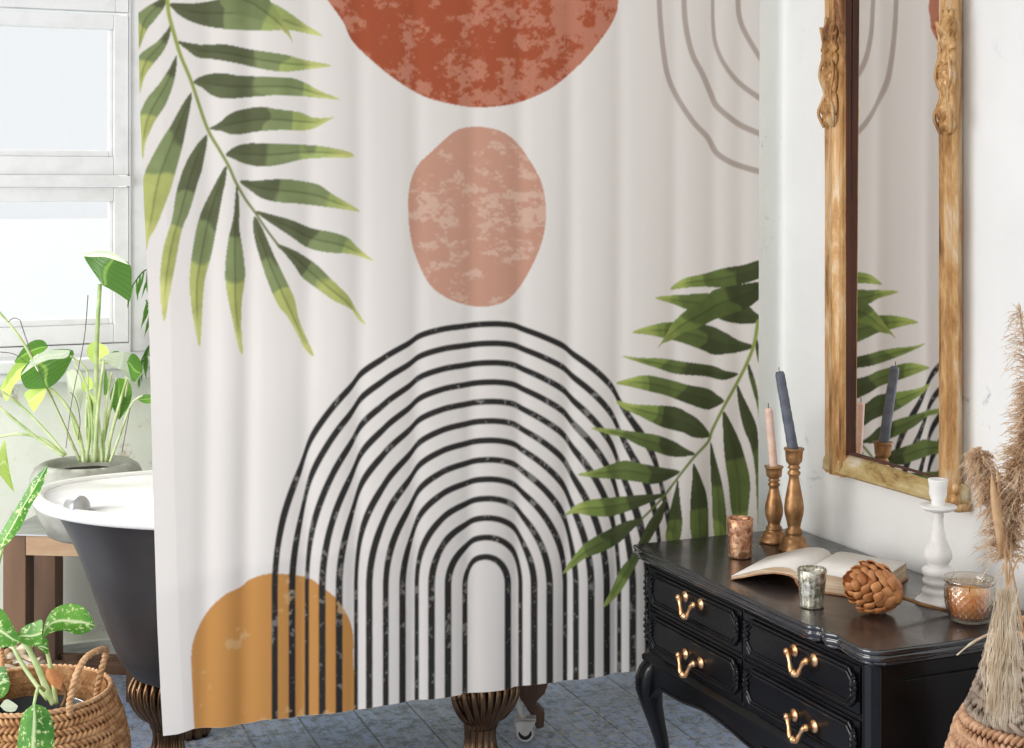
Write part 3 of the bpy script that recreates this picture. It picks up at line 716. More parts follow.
# white candlestick
PW = [(0,0),(22,0),(22.5,.02),(20.5,.035),(18,.045),(17,.06),(15.5,.08),(16.3,.10),(14,.12),(11,.14),(14.8,.16),(15.2,.19),(12.5,.21),(15.6,.235),(15.8,.27),(13,.295),(9,.30),(11,.33),(14.0,.37),(13.6,.42),(11,.47),(8,.53),(6,.60),(5,.68),(5.8,.70),(5.4,.72),(6,.735),(14,.75),(18.5,.775),(18.5,.787),(13,.785),(7,.79),(6.5,.80),(6.8,.83),(8.8,.88),(8.6,.93),(9.8,.99),(9.6,1.0),(6,1.0),(5.6,.92),(0,.92)]
v, c, k, hh, pr = turned('candlestick', (938,603), 479, PW, M_WHITEW, 'tall turned white candlestick with a drip plate, empty, below the mirror', None)
v['category'] = 'candlestick'
obj('turned_body', B().lathe(pr, c, 44), M_WHITEW, v)
# jar candle
c = ground(969.5, 621); k = pxm(c)
def dia(r, z, q):
    zz = z/k
    if 2 < zz < 36: return r*(1+.042*(abs(math.sin(q*11+zz*.42))+abs(math.sin(q*11-zz*.42))-1))
    return r
hj = 50*k
pr = [(.0005,0),(15*k,0),(19*k,1.5*k)]+[((19+5.6*math.sin(min(1,(i/20)*1.25)*math.pi/2)-(i/20)**4*1.2)*k, (2+i*1.72)*k) for i in range(1,21)]+[(22.4*k,37.5*k),(23*k,39*k),(25.6*k,40*k),(26*k,42*k),(25*k,43.5*k),(23.5*k,43*k),(21.8*k,39*k),(21.5*k,34*k),(22*k,20*k),(18*k,4*k),(.0005,3.4*k)]
v = thing('jar_candle', c, 'diamond-cut clear glass jar with an orange candle at the right of the commode', 'candle')
obj('glass_jar', B().lathe(pr, c, 104, dia), M_GLASS, v)
obj('wax', lathed([(.0005,4.2*k),(16.5*k,4.2*k),(19*k,8*k),(20*k,16*k),(19.6*k,30*k),(18*k,31*k),(12*k,29.5*k),(.0005,29*k)], c), M_ORANGE, v)
obj('wick', B().tube([c+Vector((0,0,29*k)), c+Vector((.001,0,34*k))], .0009, 5), M_WICK, v)
# open book
bk = thing('open_book', ground(820,585), 'open old book with white pages lying face up behind the silver votive', 'book')
e1 = Vector((.57,-.82,0)).normalized(); e2 = Vector((.82,.57,0)).normalized(); sp = PZ(799, 589.5, TZ+.0006); sp.z = 0
WR, DP = .168, .205; z0 = TZ+.001
def bpt(s, d, z): p = sp+e1*s+e2*d; return Vector((p.x, p.y, z))
def slab(prof_lo, prof_hi, d0, d1):
    b = B(); n = len(prof_lo); pts = []
    for d in (d0, d1):
        for (s, z) in prof_lo: pts.append(bpt(s, d, z))
        for (s, z) in prof_hi: pts.append(bpt(s, d, z))
    f = []; o = 2*n
    for i in range(n-1):
        f += [(i,i+1,o+i+1,o+i),(n+i,n+i+1,o+n+i+1,o+n+i),(i,i+1,n+i+1,n+i),(o+i,o+i+1,o+n+i+1,o+n+i)]
    f += [(0,n,o+n,o),(n-1,2*n-1,o+2*n-1,o+n-1)]
    b.add(pts, f); return b
hs_ = [0,.008,.02,.035,.05,.075,.1,.125,WR]
hi = [.028,.036,.040,.0405,.040,.0385,.037,.036,.035]
obj('page_block', slab([(s, z0+.003) for s in hs_], [(s, z0+h) for s, h in zip(hs_, hi)], 0, DP), M_EDGE, bk, smooth=False)
obj('page', slab([(s, z0+h+.0003) for s, h in zip(hs_, hi)], [(s, z0+h+.0012) for s, h in zip(hs_, hi)], 0, DP), M_PAGE, bk)
hl = [0,.008,.02,.035,.055,.08,.105,.13,.155]
tl = [.028,.037,.042,.0425,.040,.033,.0245,.015,.0065]; tk = [.012,.014,.014,.013,.011,.009,.0075,.006,.0045]
obj('page_block', slab([(-s, z0+h-q) for s, h, q in zip(hl, tl, tk)], [(-s, z0+h) for s, h in zip(hl, tl)], 0, DP), M_EDGE, bk, smooth=False)
obj('page', slab([(-s, z0+h+.0003) for s, h in zip(hl, tl)], [(-s, z0+h+.0012) for s, h in zip(hl, tl)], 0, DP), M_PAGE, bk)
cvr = slab([(s, z0) for s in hs_]+[(WR+.004, z0)], [(s, z0+.0028) for s in hs_]+[(WR+.004, z0+.0028)], -.003, DP+.003)
obj('cover', cvr, M_COVER, bk, smooth=False)
cl = slab([(-s, z0+max(h-q-.0022, 0)) for s, h, q in zip(hl, tl, tk)], [(-s, z0+max(h-q-.0002, .0008)) for s, h, q in zip(hl, tl, tk)], -.003, DP+.003)
obj('cover', cl, M_COVER, bk, smooth=False)
spn = slab([(.004,z0),(.0,z0+.004),(-.006,z0+.012),(-.010,z0+.020)], [(.008,z0+.001),(.004,z0+.006),(-.002,z0+.014),(-.006,z0+.023)], -.002, DP+.002)
obj('spine', spn, M_COVER, bk)
# dried artichoke
ac = PZ(873, 614, TZ); dA = ac.x*ST+ac.y*CT; cA = PD(873.5, 588, dA+.005); kA = dA/F
ar = thing('dried_artichoke', (cA.x, cA.y, TZ), 'dried brown artichoke head with its stem, lying beside the open book', 'dried flower')
axd = (PD(948, 612, dA+.03)-cA).normalized(); top = -axd  # head points away from the stem
up = Vector((0,0,1)); sx_ = axd.cross(up).normalized(); uu = sx_.cross(axd)
hb = B(); rr_ = 23.5*kA
core = []
ht = 46*kA
def ovo(f):   # f 0 (stem end) .. 1 (tip)
    return rr_*(.35+.75*math.sin(math.pi*min(1, f*.80+.14)))*(1 if f < .8 else 1)
for i in range(9):
    f = i/8; p = cA - top*(-0) + top*((f-.5)*ht)
    core.append([p+(sx_*math.cos(q)+uu*math.sin(q))*ovo(f)*.72*(.3 if i == 8 else 1) for q in [2*math.pi*j/16 for j in range(16)]])
hb.rings(core)
rs = random.Random(5); NS = 74
for i in range(NS):
    f = (i+.5)/NS; q = i*2.39996+rs.uniform(-.12,.12); r = ovo(f)*.80; p = cA+top*((f-.5)*ht)+(sx_*math.cos(q)+uu*math.sin(q))*r
    rad_ = (sx_*math.cos(q)+uu*math.sin(q)); tan = top.cross(rad_).normalized()
    ln = rr_*.72*(1-.25*f); wd = rr_*.36*(1-.2*f); lift = .45+.35*rs.random()
    pts = []
    U, W = 5, 5
    for a in range(U):
        s = a/(U-1); wv = wd*math.sin(math.pi*(.28+.66*s))*(1.0)
        for c_ in range(W):
            tq = (c_/(W-1)-.5)*2
            base_ = p+top*(s*ln-ln*.25)+rad_*(lift*ln*.55*math.sin(s*math.pi*.75)-abs(tq)**2*wv*.35)
            if f > .75: base_ = base_-rad_*(s*ln*.55*(f-.75)*4)
            pts.append(base_+tan*tq*wv)
    fs = [(a*W+c_, a*W+c_+1, (a+1)*W+c_+1, (a+1)*W+c_) for a in range(U-1) for c_ in range(W-1)]
    hb.add(pts, fs)
ho = obj('flower_head', hb, M_ART, ar, fix=False)
sm_ = ho.modifiers.new('thick', 'SOLIDIFY'); sm_.thickness = .0011
s0 = cA-top*(ht*.42); s1 = PZ(952, 612.5, TZ+.004)
obj('stem', B().tube([s0, s0.lerp(s1,.5)+Vector((0,0,-.002)), s1], [.0042,.0036,.0040], 8), M_ARTS, ar)

# ------------------------------------------------------------------ mirror
GX = 2.146; FXm = 2.124
yL, yR = 2.948, 2.606   # inner edges (far, near)
yLo, yRo = 3.034, 2.552
zI, zO, zTo = .922, .873, 2.42
mr = thing('wall_mirror', (GX, (yL+yR)/2, zO), 'tall rectangular wall mirror in a worn carved gilt wooden frame', 'mirror')
obj('glass', B().prism([(yR-.01,zI-.01),(yL+.005,zI-.01),(yL+.005,zTo-.04),(yR-.01,zTo-.04)], lambda p: Vector((GX-.002+(p[1]-1.2)*.004+.022*(p[0]-3.0),p[0],p[1])), lambda p: Vector((GX+(p[1]-1.2)*.004+.022*(p[0]-3.0),p[0],p[1]))), M_MIRROR, mr, smooth=False)
obj('backing_board', B().box((WX-.009,yR-.005,zI-.03), (WX-.003,yL+.03,zTo-.03)), M_BROWN, mr, smooth=False)
def rail(cross, p0, p1, mitre0=0, mitre1=0):   # cross: list of (a, X) extruded
    return cross
def vmember(yi, yo, x0, flip, name, mat):
    b = B(); sgn = 1 if yo > yi else -1; w = abs(yo-yi)
    cs = [(0,GX-.003),(0,x0+.006),(.004,x0),(.014,x0-.002),(.02,x0+.003),(w*.45,x0-.004),(w*.62,x0-.003),(w*.72,x0+.004),(w*.86,x0+.001),(w-.003,x0+.006),(w,x0+.010),(w-.026,WX-.003),(0.01,WX-.003)]
    rs = random.Random(2); R = []
    zs = np.linspace(zO, zTo, 40)
    for z in zs:
        j = rs.uniform(-.0006,.0006)
        R.append([Vector((xx+j, yi+sgn*(a), max(z, zO+(a*0)))) for a, xx in cs])
    b.rings(R); return obj(name, b, mat, mr, smooth=False)
vmember(yL, yLo, FXm, 1, 'frame_stile', M_GILT); vmember(yR, yRo, FXm-.003, -1, 'frame_stile', M_GILT)
# inner rebate of the far stile, its shadow put into the dark brown
obj('rebate', B().box((FXm+.004,yL-.0045,zI+.004), (GX-.002,yL-.0005,zTo-.05)), M_BROWN, mr, smooth=False)
obj('rebate_bead', B().box((FXm+.0022,yL-.0050,zI+.004), (FXm+.004,yL-.0005,zTo-.05)), M_GILT, mr, smooth=False)
hb_ = B(); cs = [(zO+.01,WX-.003),(zO-.003,FXm+.022),(zO+.003,FXm+.004),(zO+.008,FXm-.002),(zI-.014,FXm+.002),(zI-.006,FXm+.008),(zI+.002,FXm+.014),(zI+.006,GX-.003),(zI-.004,WX-.003)]
hb_.rings([[Vector((xx, yy_, z)) for z, xx in cs] for yy_ in np.linspace(yRo+.004, yLo-.004, 14)]); obj('frame_rail', hb_, M_GILTB, mr, smooth=False)
obj('rebate', B().box((GX-.014,yR,zI+.006), (GX-.002,yL-.005,zI+.010)), M_BROWN, mr, smooth=False)
tb_ = B(); tb_.rings([[Vector((xx, yy_, zTo-(z-zO)*.9)) for z, xx in cs] for yy_ in np.linspace(yRo, yLo, 8)]); obj('frame_rail', tb_, M_GILT, mr, smooth=False)
def ornament(yc, zc, h, w, seed, xf_):
    b = B(); n = 110; R = []; rs = np.random.RandomState(seed); ridg = rs.rand(12)
    for k in range(n+1):
        f = k/n; z = zc-h/2+h*f; env = min(1, min(f, 1-f)*9)**.6
        lobe = abs(math.sin(f*math.pi*6+1.2*math.sin(f*9)))**.6; wv = w*.5*(.78+.30*lobe)*(.75+.25*env); hh = (.004+.013*lobe*(.6+.4*ridg[int(f*11.9)]))*env
        ring = []
        for j in range(25):
            a = math.pi*j/24; t_ = math.cos(a)
            rd = 1+.22*math.sin(t_*9+f*26)*math.sin(f*50+t_*4)+.10*math.sin(f*160+t_*13)
            ring.append(Vector((xf_-hh*math.sin(a)*rd, yc+wv*t_, z+.004*math.sin(t_*7+k*.3))))
        ring.append(Vector((xf_+.006, yc-wv*.9, z))); ring.append(Vector((xf_+.006, yc+wv*.9, z)))
        R.append(ring)
    b.rings(R)
    for s in (-1, 1):
        b.tube(cr([(xf_-.004, yc+s*w*.30, zc-h*.5), (xf_-.012, yc+s*w*.50, zc-h*.36), (xf_-.006, yc+s*w*.2, zc-h*.2), (xf_-.010, yc+s*w*.46, zc-h*.02), (xf_-.006, yc+s*w*.25, zc+h*.2), (xf_-.008, yc+s*w*.44, zc+h*.42)], 6), [.004]*31, 6)
    return obj('carved_ornament', b, M_GILT, mr)
z1_ = H-(100-HY)*3.6/F
ornament((yL+yLo)/2+.008, 1.83, .26, .058, 3, FXm-.002); ornament((yR+yRo)/2-.006, 1.80, .26, .050, 4, FXm-.006)
b = B().box((FXm+.002,yRo-.006,zO-.004),(GX+.015,yRo+.03,zO+.012)); b.blob((FXm+.004,yRo+.008,zO+.02),(.012,.014,.016)); b.blob((FXm+.004,yRo+.004,zO+.045),(.010,.010,.014))
obj('corner_foot', b, M_GILT, mr)

# ------------------------------------------------------------------ wicker vase and dried grass
vc = PD(1038, 700, 2.6); vc.z = FZ
vz = thing('wicker_floor_vase', vc, 'tall round-bellied wicker floor vase holding dried grass at the right edge', 'vase')
prf = [(.10,FZ),(.13,FZ+.03),(.155,.20),(.170,.30),(.172,.40),(.162,.50),(.150,.56),(.140,.588),(.133,.617),(.110,.655),(.092,.703),(.077,.76),(.061,.785),(.056,.80)]
pz = np.array([p[1] for p in prf]); prr = np.array([p[0] for p in prf])
def coil(b, c, z, r, rr, twists, sgn, n=260, m=6):
    for ph in (0, math.pi):
        R = []
        for k in range(n):
            q = 2*math.pi*k/n; th = sgn*twists*q+ph; rad = Vector((math.cos(q), math.sin(q), 0))
            cc = Vector((c.x, c.y, 0))+rad*(r+math.cos(th)*rr*.5)+Vector((0,0,z+math.sin(th)*rr*.5)); e = rr*.62
            R.append([cc+rad*math.cos(a)*e+Vector((0,0,math.sin(a)*e)) for a in [2*math.pi*j/m for j in range(m)]])
        R.append(R[0]); b.rings(R, cap=False)
def liner(b, c, zA, zB, pz_, pr_, off=-.006):
    b.rings([[Vector((c.x+math.cos(2*math.pi*k/60)*(float(np.interp(z, pz_, pr_))+off), c.y+math.sin(2*math.pi*k/60)*(float(np.interp(z, pz_, pr_))+off), z)) for k in range(60)] for z in np.linspace(zA, zB, 24)], cap=False)
b = B(); liner(b, vc, FZ, .65, pz, prr)
z = FZ+.011; i = 0
while z < .645: coil(b, vc, z, float(np.interp(z, pz, prr)), .0095, 36, 1 if i % 2 else -1); z += .0156; i += 1
obj('lower_weave', b, M_WICK1, vz)
b = B(); liner(b, vc, .64, .795, pz, prr)
while z < .79: coil(b, vc, z, float(np.interp(z, pz, prr)), .0098, 17, 1 if i % 2 else -1); z += .0172; i += 1
obj('upper_braid', b, M_WICK2, vz)
rb = B(); rb.tube([vc+Vector((math.cos(a)*.058, math.sin(a)*.058, .792-FZ)) for a in np.linspace(0, 2*math.pi, 60)], .008, 8, False)
obj('rim', rb, M_WICK1, vz)
def plume(name, base, mid, tip, n, spread, length, droop, mat, label, seed, stemr=.0022, rad=.00045, start=.05, bias=None):
    rs = random.Random(seed)
    neck = Vector((base.x, base.y, .55)) ; v = thing(name, Vector(base), label, 'dried grass', 'dried pampas stems in the wicker vase')
    path = cr([base, mid, tip], 12)
    obj('stem', B().tube(path, [stemr*(1-.5*i/len(path)) for i in range(len(path))], 7), M_PSTEM, v)
    b = B(); m = len(path)
    for i in range(n):
        f = start+(1-start)*rs.random()**.9; j = min(m-2, int(f*(m-1))); fr_ = f*(m-1)-j; p = path[j].lerp(path[j+1], fr_)
        tg = (path[j+1]-path[j]).normalized()
        d = Vector((rs.gauss(0,1), rs.gauss(0,1), rs.gauss(0,1))).normalized()
        if bias: d = (d+bias).normalized()
        d = (d*spread+tg*.7).normalized(); L = length*(.35+.65*rs.random())*(1-.45*f)
        q = []
        for s in range(5):
            a = s/4; q.append(p+d*L*a+Vector((0,0,-droop*L*a*a))+Vector((rs.uniform(-1,1),rs.uniform(-1,1),rs.uniform(-1,1)))*L*.035)
        b.tube(q, [rad*1.2, rad*1.6, rad*1.5, rad*1.1, rad*.4], 3, False)
        for s in (1,2,3):
            for _ in range(2):
                e = Vector((rs.uniform(-1,1),rs.uniform(-1,1),rs.uniform(-1,1)))*L*.13
                b.tube([q[s], q[s]+e*.5, q[s]+e+Vector((0,0,-.002))], [rad, rad*.8, rad*.3], 3, False)
    obj('plume', b, mat, v, smooth=False, fix=False)
nk = vc+Vector((0,0,.60-FZ))
pl = plume
nkp = lambda dx, dy: nk+Vector((dx, dy, 0))
def PL(name, off, mpx, tpx, dm, dt, **k):
    pass
plume('pampas_grass', nkp(-.02,.02), PD(1010,560,2.60), PD(1040,385,2.55), 1700, 1.0, .105, .45, M_PAMP, 'fluffy beige pampas plume in front of the mirror corner', 1, start=.5, bias=Vector((-.45,.1,0)), rad=.00055)
plume('pampas_grass', nkp(-.01,-.02), PD(1010,560,2.56), PD(978,452,2.62), 1300, 1.0, .066, .7, M_PAMP, 'lower left pampas plume reaching over the gilt frame corner', 2, start=.66, rad=.00055, bias=Vector((0,0,.1)))
plume('pampas_grass', nkp(.01,.03), PD(1046,520,2.66), PD(1020,312,2.72), 150, 1.0, .10, .5, M_PAMP, 'sparse upper pampas spray against the white wall', 3, start=.70, bias=Vector((-.3,0,0)))
# hanging cream plume over the vase
v = thing('pampas_grass', PD(1015,600,2.46), 'cream pampas tassel drooping over the front of the wicker vase', 'dried grass', 'dried pampas stems in the wicker vase')
stp = cr([PD(1032,636,2.56), PD(1025,560,2.50), PD(1012,575,2.47), PD(1006,640,2.43), PD(1004,700,2.405)], 8)
obj('stem', B().tube(stp, .0016, 6), M_PSTEM, v)
b = B(); rs = random.Random(9)
for i in range(900):
    f = rs.random(); a = PD(1006+rs.gauss(0,5), 585+55*f, 2.45+rs.gauss(0,.006)); e = PD(1003+rs.gauss(0,9), 660+70*rs.random(), 2.408+rs.gauss(0,.01))
    m_ = a.lerp(e, .5)+Vector((rs.gauss(0,.006), rs.gauss(0,.006), 0)); b.tube(cr([a, m_, e+Vector((rs.gauss(0,.004),0,0))], 4), [.0002]+[.00042]*7+[.00012], 3, False)
obj('plume', b, M_PAMP2, v, smooth=False, fix=False)
# dry leaf blade and stalk, twig
v = thing('dried_leaf_blade', PD(1008,632,2.55), 'long folded brown dried leaf on a straw stalk between the jar candle and vase', 'dried leaf')
obj('stalk', B().tube(cr([nkp(-.03,.0), PD(1010,620,2.55), PD(1004,540,2.56), PD(997,470,2.58)], 8), .0026, 7), M_PSTEM, v)
b = B(); pts = []; cen = cr([PD(1001,556,2.553), PD(1000,530,2.545), PD(996,500,2.55), PD(992,474,2.56)], 5); m_ = len(cen)
for i, p in enumerate(cen):
    w = .0085*math.sin(math.pi*(.06+.9*i/(m_-1))); 
    for s in (-1,-.5,0,.5,1): pts.append(p+Vector((CT,-ST,0))*w*s+Vector((ST,CT,0))*(abs(s)*w*.7))
b.add(pts, [(i*5+j, i*5+j+1, i*5+j+6, i*5+j+5) for i in range(m_-1) for j in range(4)])
o = obj('blade', b, M_PSTEM, v, fix=False); o.modifiers.new('t','SOLIDIFY').thickness = .0008
v = thing('pale_twig', PD(1003,631,2.50), 'thin pale forked twig sticking out left from the wicker vase mouth', 'twig')
obj('branch', B().tube(cr([nkp(-.02,-.03), PD(1012,628,2.52), PD(990,634,2.48), PD(972,643,2.46), PD(957,655,2.44)], 6), [.003]*10+[.0022]*10+[.0012]*5, 6), M_PAMP2, v)

# ------------------------------------------------------------------ bathtub
tcx, tcy, ta, tbb = 1.178, 3.70, .80, .372
tub = thing('bathtub', (tcx, tcy, FZ), 'freestanding dark iron bathtub with a white rolled rim and bronze claw feet', 'bathtub')
def rimz(q): return .800+.032*abs(math.cos(q))**1.5
def trg(sa, sb, zf, n=128, ex=.84):
    out = []
    for k in range(n):
        q = 2*math.pi*k/n; c_, s_ = math.cos(q), math.sin(q)
        out.append(Vector((tcx+(ta+sa)*math.copysign(abs(c_)**ex, c_), tcy+(tbb+sb)*math.copysign(abs(s_)**ex, s_), zf(q))))
    return out
def mixz(f, zb): return lambda q: zb+(rimz(q)-zb)*f
prof_o = [(-.012,-.010,.975),(-.045,-.03,.92),(-.075,-.05,.80),(-.105,-.07,.66),(-.14,-.09,.45),(-.165,-.105,.30),(-.19,-.125,.17),(-.225,-.155,.07),(-.28,-.20,.015),(-.36,-.26,0)]
obj('shell', B().rings([trg(a, c_, mixz(f, .345)) for a, c_, f in prof_o]), M_TUB, tub)
prof_i = [(-.020,-.018,.982),(-.06,-.045,.92),(-.10,-.07,.78),(-.14,-.10,.58),(-.18,-.13,.35),(-.23,-.16,.15),(-.30,-.22,.03),(-.42,-.28,.0)]
obj('basin', B().rings([trg(a, c_, mixz(f, .37)) for a, c_, f in prof_i]), M_ENAMEL, tub)
rg = []
for k in range(14):
    a = math.pi*2*k/14; rg.append((math.cos(a)*.015-.008, math.sin(a)*.0155-.0145))
R = [trg(dx, dx, (lambda dz: (lambda q: rimz(q)+dz))(dz)) for dx, dz in rg]; R.append(R[0])
obj('rolled_rim', B().rings(R, cap=False), M_ENAMEL, tub)
dv = PD(81, 507, 3.43)
b = B(); M = Matrix.Translation(dv) @ Matrix.Rotation(math.radians(-58), 4, 'Z') @ Matrix.Rotation(math.radians(80), 4, 'Y')
b.lathe([(.0005,-.03),(.026,-.03),(.026,.0),(.024,.004),(.016,.008),(.0005,.009)], None, 24, M=M)
ov = obj('overflow_cap', b, M_METAL, tub)
def claw(cx, cy, sx, sy):
    b = B(); n = 144; R = []
    out = Vector((sx*.25, sy, 0)).normalized()
    for z, w, dp, off in ((.50,.016,.010,-.012),(.475,.030,.016,.0),(.44,.040,.022,.008),(.40,.052,.026,.014),(.36,.068,.032,.022),(.325,.080,.036,.028),(.300,.083,.040,.030),(.28,.078,.041,.026),(.262,.064,.040,.018),(.245,.050,.036,.010),(.225,.044,.034,.004),(.19,.041,.032,.0),(.15,.040,.032,-.002),(.11,.043,.034,.0),(.07,.048,.040,.006),(.045,.056,.050,.016),(.02,.060,.056,.022),(0,.055,.052,.022)):
        z = mz(z, .24)
        ring = []
        for k in range(n):
            q = 2*math.pi*k/n; fl = 1-.20*(1-abs(math.sin(q*6)))**1.5
            p = Vector((math.cos(q)*w*fl, math.sin(q)*dp*fl, 0))
            tx = Vector((-out.y, out.x, 0)); ring.append(Vector((cx,cy,z))+out*(off+p.y)+tx*p.x)
        R.append(ring)
    b.rings(R[::-1])
    for s in (-1,1):
        tx = Vector((-out.y, out.x, 0)); b.tube([Vector((cx,cy,.31))+out*(.03+.022*math.sin(a))+tx*s*(.05+.024*math.cos(a)) + Vector((0,0,.022*math.sin(a*1.0)-.01)) for a in np.linspace(0, 5.2, 16)], np.linspace(.010,.004,16), 7)
    tx = Vector((-out.y, out.x, 0))
    for k in range(9):
        t_ = (k-4)/4; P = []
        for z_, w_, o_ in ((.20,.030,.030),(.235,.033,.036),(.262,.048,.050),(.290,.066,.066),(.320,.077,.070),(.345,.074,.060),(.362,.066,.046)):
            P.append(Vector((cx, cy, mz(z_-.012*abs(t_)**2*(z_ > .25), .24)))+tx*w_*t_*1.06+out*(o_*math.sqrt(max(.06, 1-.72*t_*t_))+.004))
        b.tube(cr(P, 4), [.0045+.0050*math.sin(math.pi*min(1, i/22)) for i in range(25)], 8)
    f = obj('claw_foot', b, M_BRONZE, tub)
fp = PD(485, 700, 3.72); claw(fp.x, fp.y+.03, -.2, -1)
fl_ = PD(168, 700, 3.74); claw(fl_.x, fl_.y, -2.6, -.8)
claw(1.63, 3.90, .3, 1); claw(.80, 3.98, -.3, 1)
# caster stand behind the tub foot
w0 = PZ(525, 741, FZ)
cs_ = thing('caster_stand', w0, 'dark wooden leg on a small pale caster wheel behind the tub foot', 'wheeled stand')
rx_ = Vector((CT,-ST,0)); fy_ = Vector((ST,CT,0)); kk = pxm(w0)
obj('wheel', B().tube([w0+Vector((0,0,9*kk))-fy_*.009, w0+Vector((0,0,9*kk))+fy_*.009], 9*kk, 28).tube([w0+Vector((0,0,9*kk))-fy_*.011, w0+Vector((0,0,9*kk))+fy_*.011], 3.2*kk, 20), M_WHEEL, cs_, smooth=False, bevel=.002)
obj('wheel_groove', B().tube([w0+Vector((0,0,9*kk))-fy_*.0098, w0+Vector((0,0,9*kk))+fy_*.0098], 6.6*kk, 24), M_PLASTIC, cs_, smooth=False)
wc = w0+Vector((0,0,9*kk))
b = B()
for s in (-1,1): b.prism([(-11,15),(11,14),(9,8),(3,-1),(-3,-1),(-9,6)], lambda p: wc+rx_*p[0]*kk+Vector((0,0,p[1]*kk))+fy_*(s*.0135), lambda p: wc+rx_*p[0]*kk+Vector((0,0,p[1]*kk))+fy_*(s*.0155))
b.prism([(-11,12),(11,12),(11,15),(-11,15)], lambda p: wc+rx_*p[0]*kk+Vector((0,0,p[1]*kk))-fy_*.0155, lambda p: wc+rx_*p[0]*kk+Vector((0,0,p[1]*kk))+fy_*.0155)
b.tube([wc+Vector((0,0,14*kk))-rx_*2*kk, wc+Vector((0,0,40*kk))-rx_*10*kk], .008, 10)
obj('fork', b, M_WHEEL, cs_, smooth=False)
b = B().prism([(-6,60),(28,60),(20,36),(10,26),(20,16),(19,2),(12,0),(6,14),(-4,30),(-14,24),(-14,34)], lambda p: wc+rx_*p[0]*kk+Vector((0,0,p[1]*kk))+fy_*.018, lambda p: wc+rx_*p[0]*kk+Vector((0,0,p[1]*kk))+fy_*.055)
obj('wooden_leg', b, M_WOOD, cs_, smooth=False, bevel=.003)

# ------------------------------------------------------------------ side table with pot plant
TBZ = H-.972
A0 = PD(19, 560, 4.30); A1 = Vector((.730, 4.33, 0)); A0.z = A1.z = 0
ex_ = (A1-A0).normalized(); ey_ = Vector((-ex_.y, ex_.x, 0)); LW = (A1-A0).length; DPt = .23
def tp_(s, d, z): p = A0+ex_*s+ey_*d; return Vector((p.x, p.y, z))
def tbox(b, s0, s1, d0, d1, z0, z1):
    vs = [tp_(s, d, z) for z in (z0, z1) for s, d in ((s0,d0),(s1,d0),(s1,d1),(s0,d1))]
    b.add(vs, [(3,2,1,0),(4,5,6,7),(0,1,5,4),(1,2,6,5),(2,3,7,6),(3,0,4,7)]); return b
tbm = thing('side_table', tp_(LW/2, DPt/2, FZ), 'square brown wooden table with a zinc top under the stone plant pot', 'table')
obj('zinc_top', tbox(B(), -.04, LW+.04, -.04, DPt+.03, TBZ-.004, TBZ), M_METAL, tbm, smooth=False)
obj('apron', tbox(tbox(tbox(tbox(B(), .03, LW-.03, -.03, -.005, TBZ-.062, TBZ-.004), .03, LW-.03, DPt-.02, DPt, TBZ-.062, TBZ-.004), -.032, -.008, .0, DPt-.03, TBZ-.062, TBZ-.004), LW+.008, LW+.03, 0, DPt-.03, TBZ-.062, TBZ-.004), M_WOODT, tbm, smooth=False, bevel=.002)
for s in (0, LW):
    for d in (0, DPt-.02): obj('leg', tbox(B(), s-.034, s+.034, d-.032, d+.028, FZ, TBZ-.0045), M_WOOD, tbm, smooth=False, bevel=.003)
obj('stretcher', tbox(tbox(B(), .034, LW-.034, -.012, .012, FZ+.07, FZ+.10), .034, LW-.034, DPt-.03, DPt-.006, FZ+.03, FZ+.055), M_WOOD, tbm, smooth=False, bevel=.002)

DPL = 4.22
pc = PD(87, 500, DPL); pc.z = TBZ
pl_ = thing('potted_plant', pc, 'tall broad-leaved green plant in a round grey stone pot by the window', 'potted plant')
kp = DPL/F; ptz = H-(462-HY)*kp-TBZ   # pot height at front rim
prp = [(.0005,0),(.08,0),(.105,.012),(.140,ptz*.40),(.155,ptz*.66),(.154,ptz*.82),(.142,ptz*.94),(.124,ptz*.995),(.112,ptz),(.106,ptz*.985),(.102,ptz*.93),(.100,ptz*.85),(.0005,ptz*.84)]
obj('pot', B().lathe(prp, pc, 56), M_STONE, pl_)
obj('soil', B().lathe([(.0005,ptz*.845),(.096,ptz*.845),(.09,ptz*.87),(.0005,ptz*.88)], pc, 30, lambda r, z, q: r*(1+.03*math.sin(q*7))), M_SOIL, pl_)
def leaf(b, base, tip, w, tilt=0.0, fold=.15, droop=.1, shape=0, n=12, m=8):
    ax = (tip-base); L = ax.length; ax = ax/L
    view = Vector(((base.x+tip.x)/2, (base.y+tip.y)/2, 0)).normalized()
    side = ax.cross(view).normalized()
    if side.length < .1: side = Vector((1,0,0))
    side = (Matrix.Rotation(tilt, 3, ax) @ side); nn = side.cross(ax)
    o = len(b.v); vs = []
    for i in range(n+1):
        s = i/n
        if shape == 0: ww = math.sin(math.pi*min(1, s**.75))**.8*(1-.25*s)    # broad oval with point
        elif shape == 1: ww = (1-s)**.7*min(1, s*6)**.6                        # heart / arrow
        else: ww = math.sin(math.pi*s)**.7
        for j in range(m+1):
            t_ = (j/m-.5)*2
            p = base+ax*L*s+side*w*ww*t_*.5+nn*(-fold*w*abs(t_)*ww-droop*L*(s-.0)**2+.02*w*math.sin(s*14+t_*3))
            vs.append(p); b.uv[o+i*(m+1)+j] = (j/m, s)
    b.add(vs, [(i*(m+1)+j, i*(m+1)+j+1, (i+1)*(m+1)+j+1, (i+1)*(m+1)+j) for i in range(n) for j in range(m)])
def mkleaf(parent, mat, *a, **k):
    b = B(); leaf(b, *a, **k); return obj('leaf', b, mat, parent, fix=False)
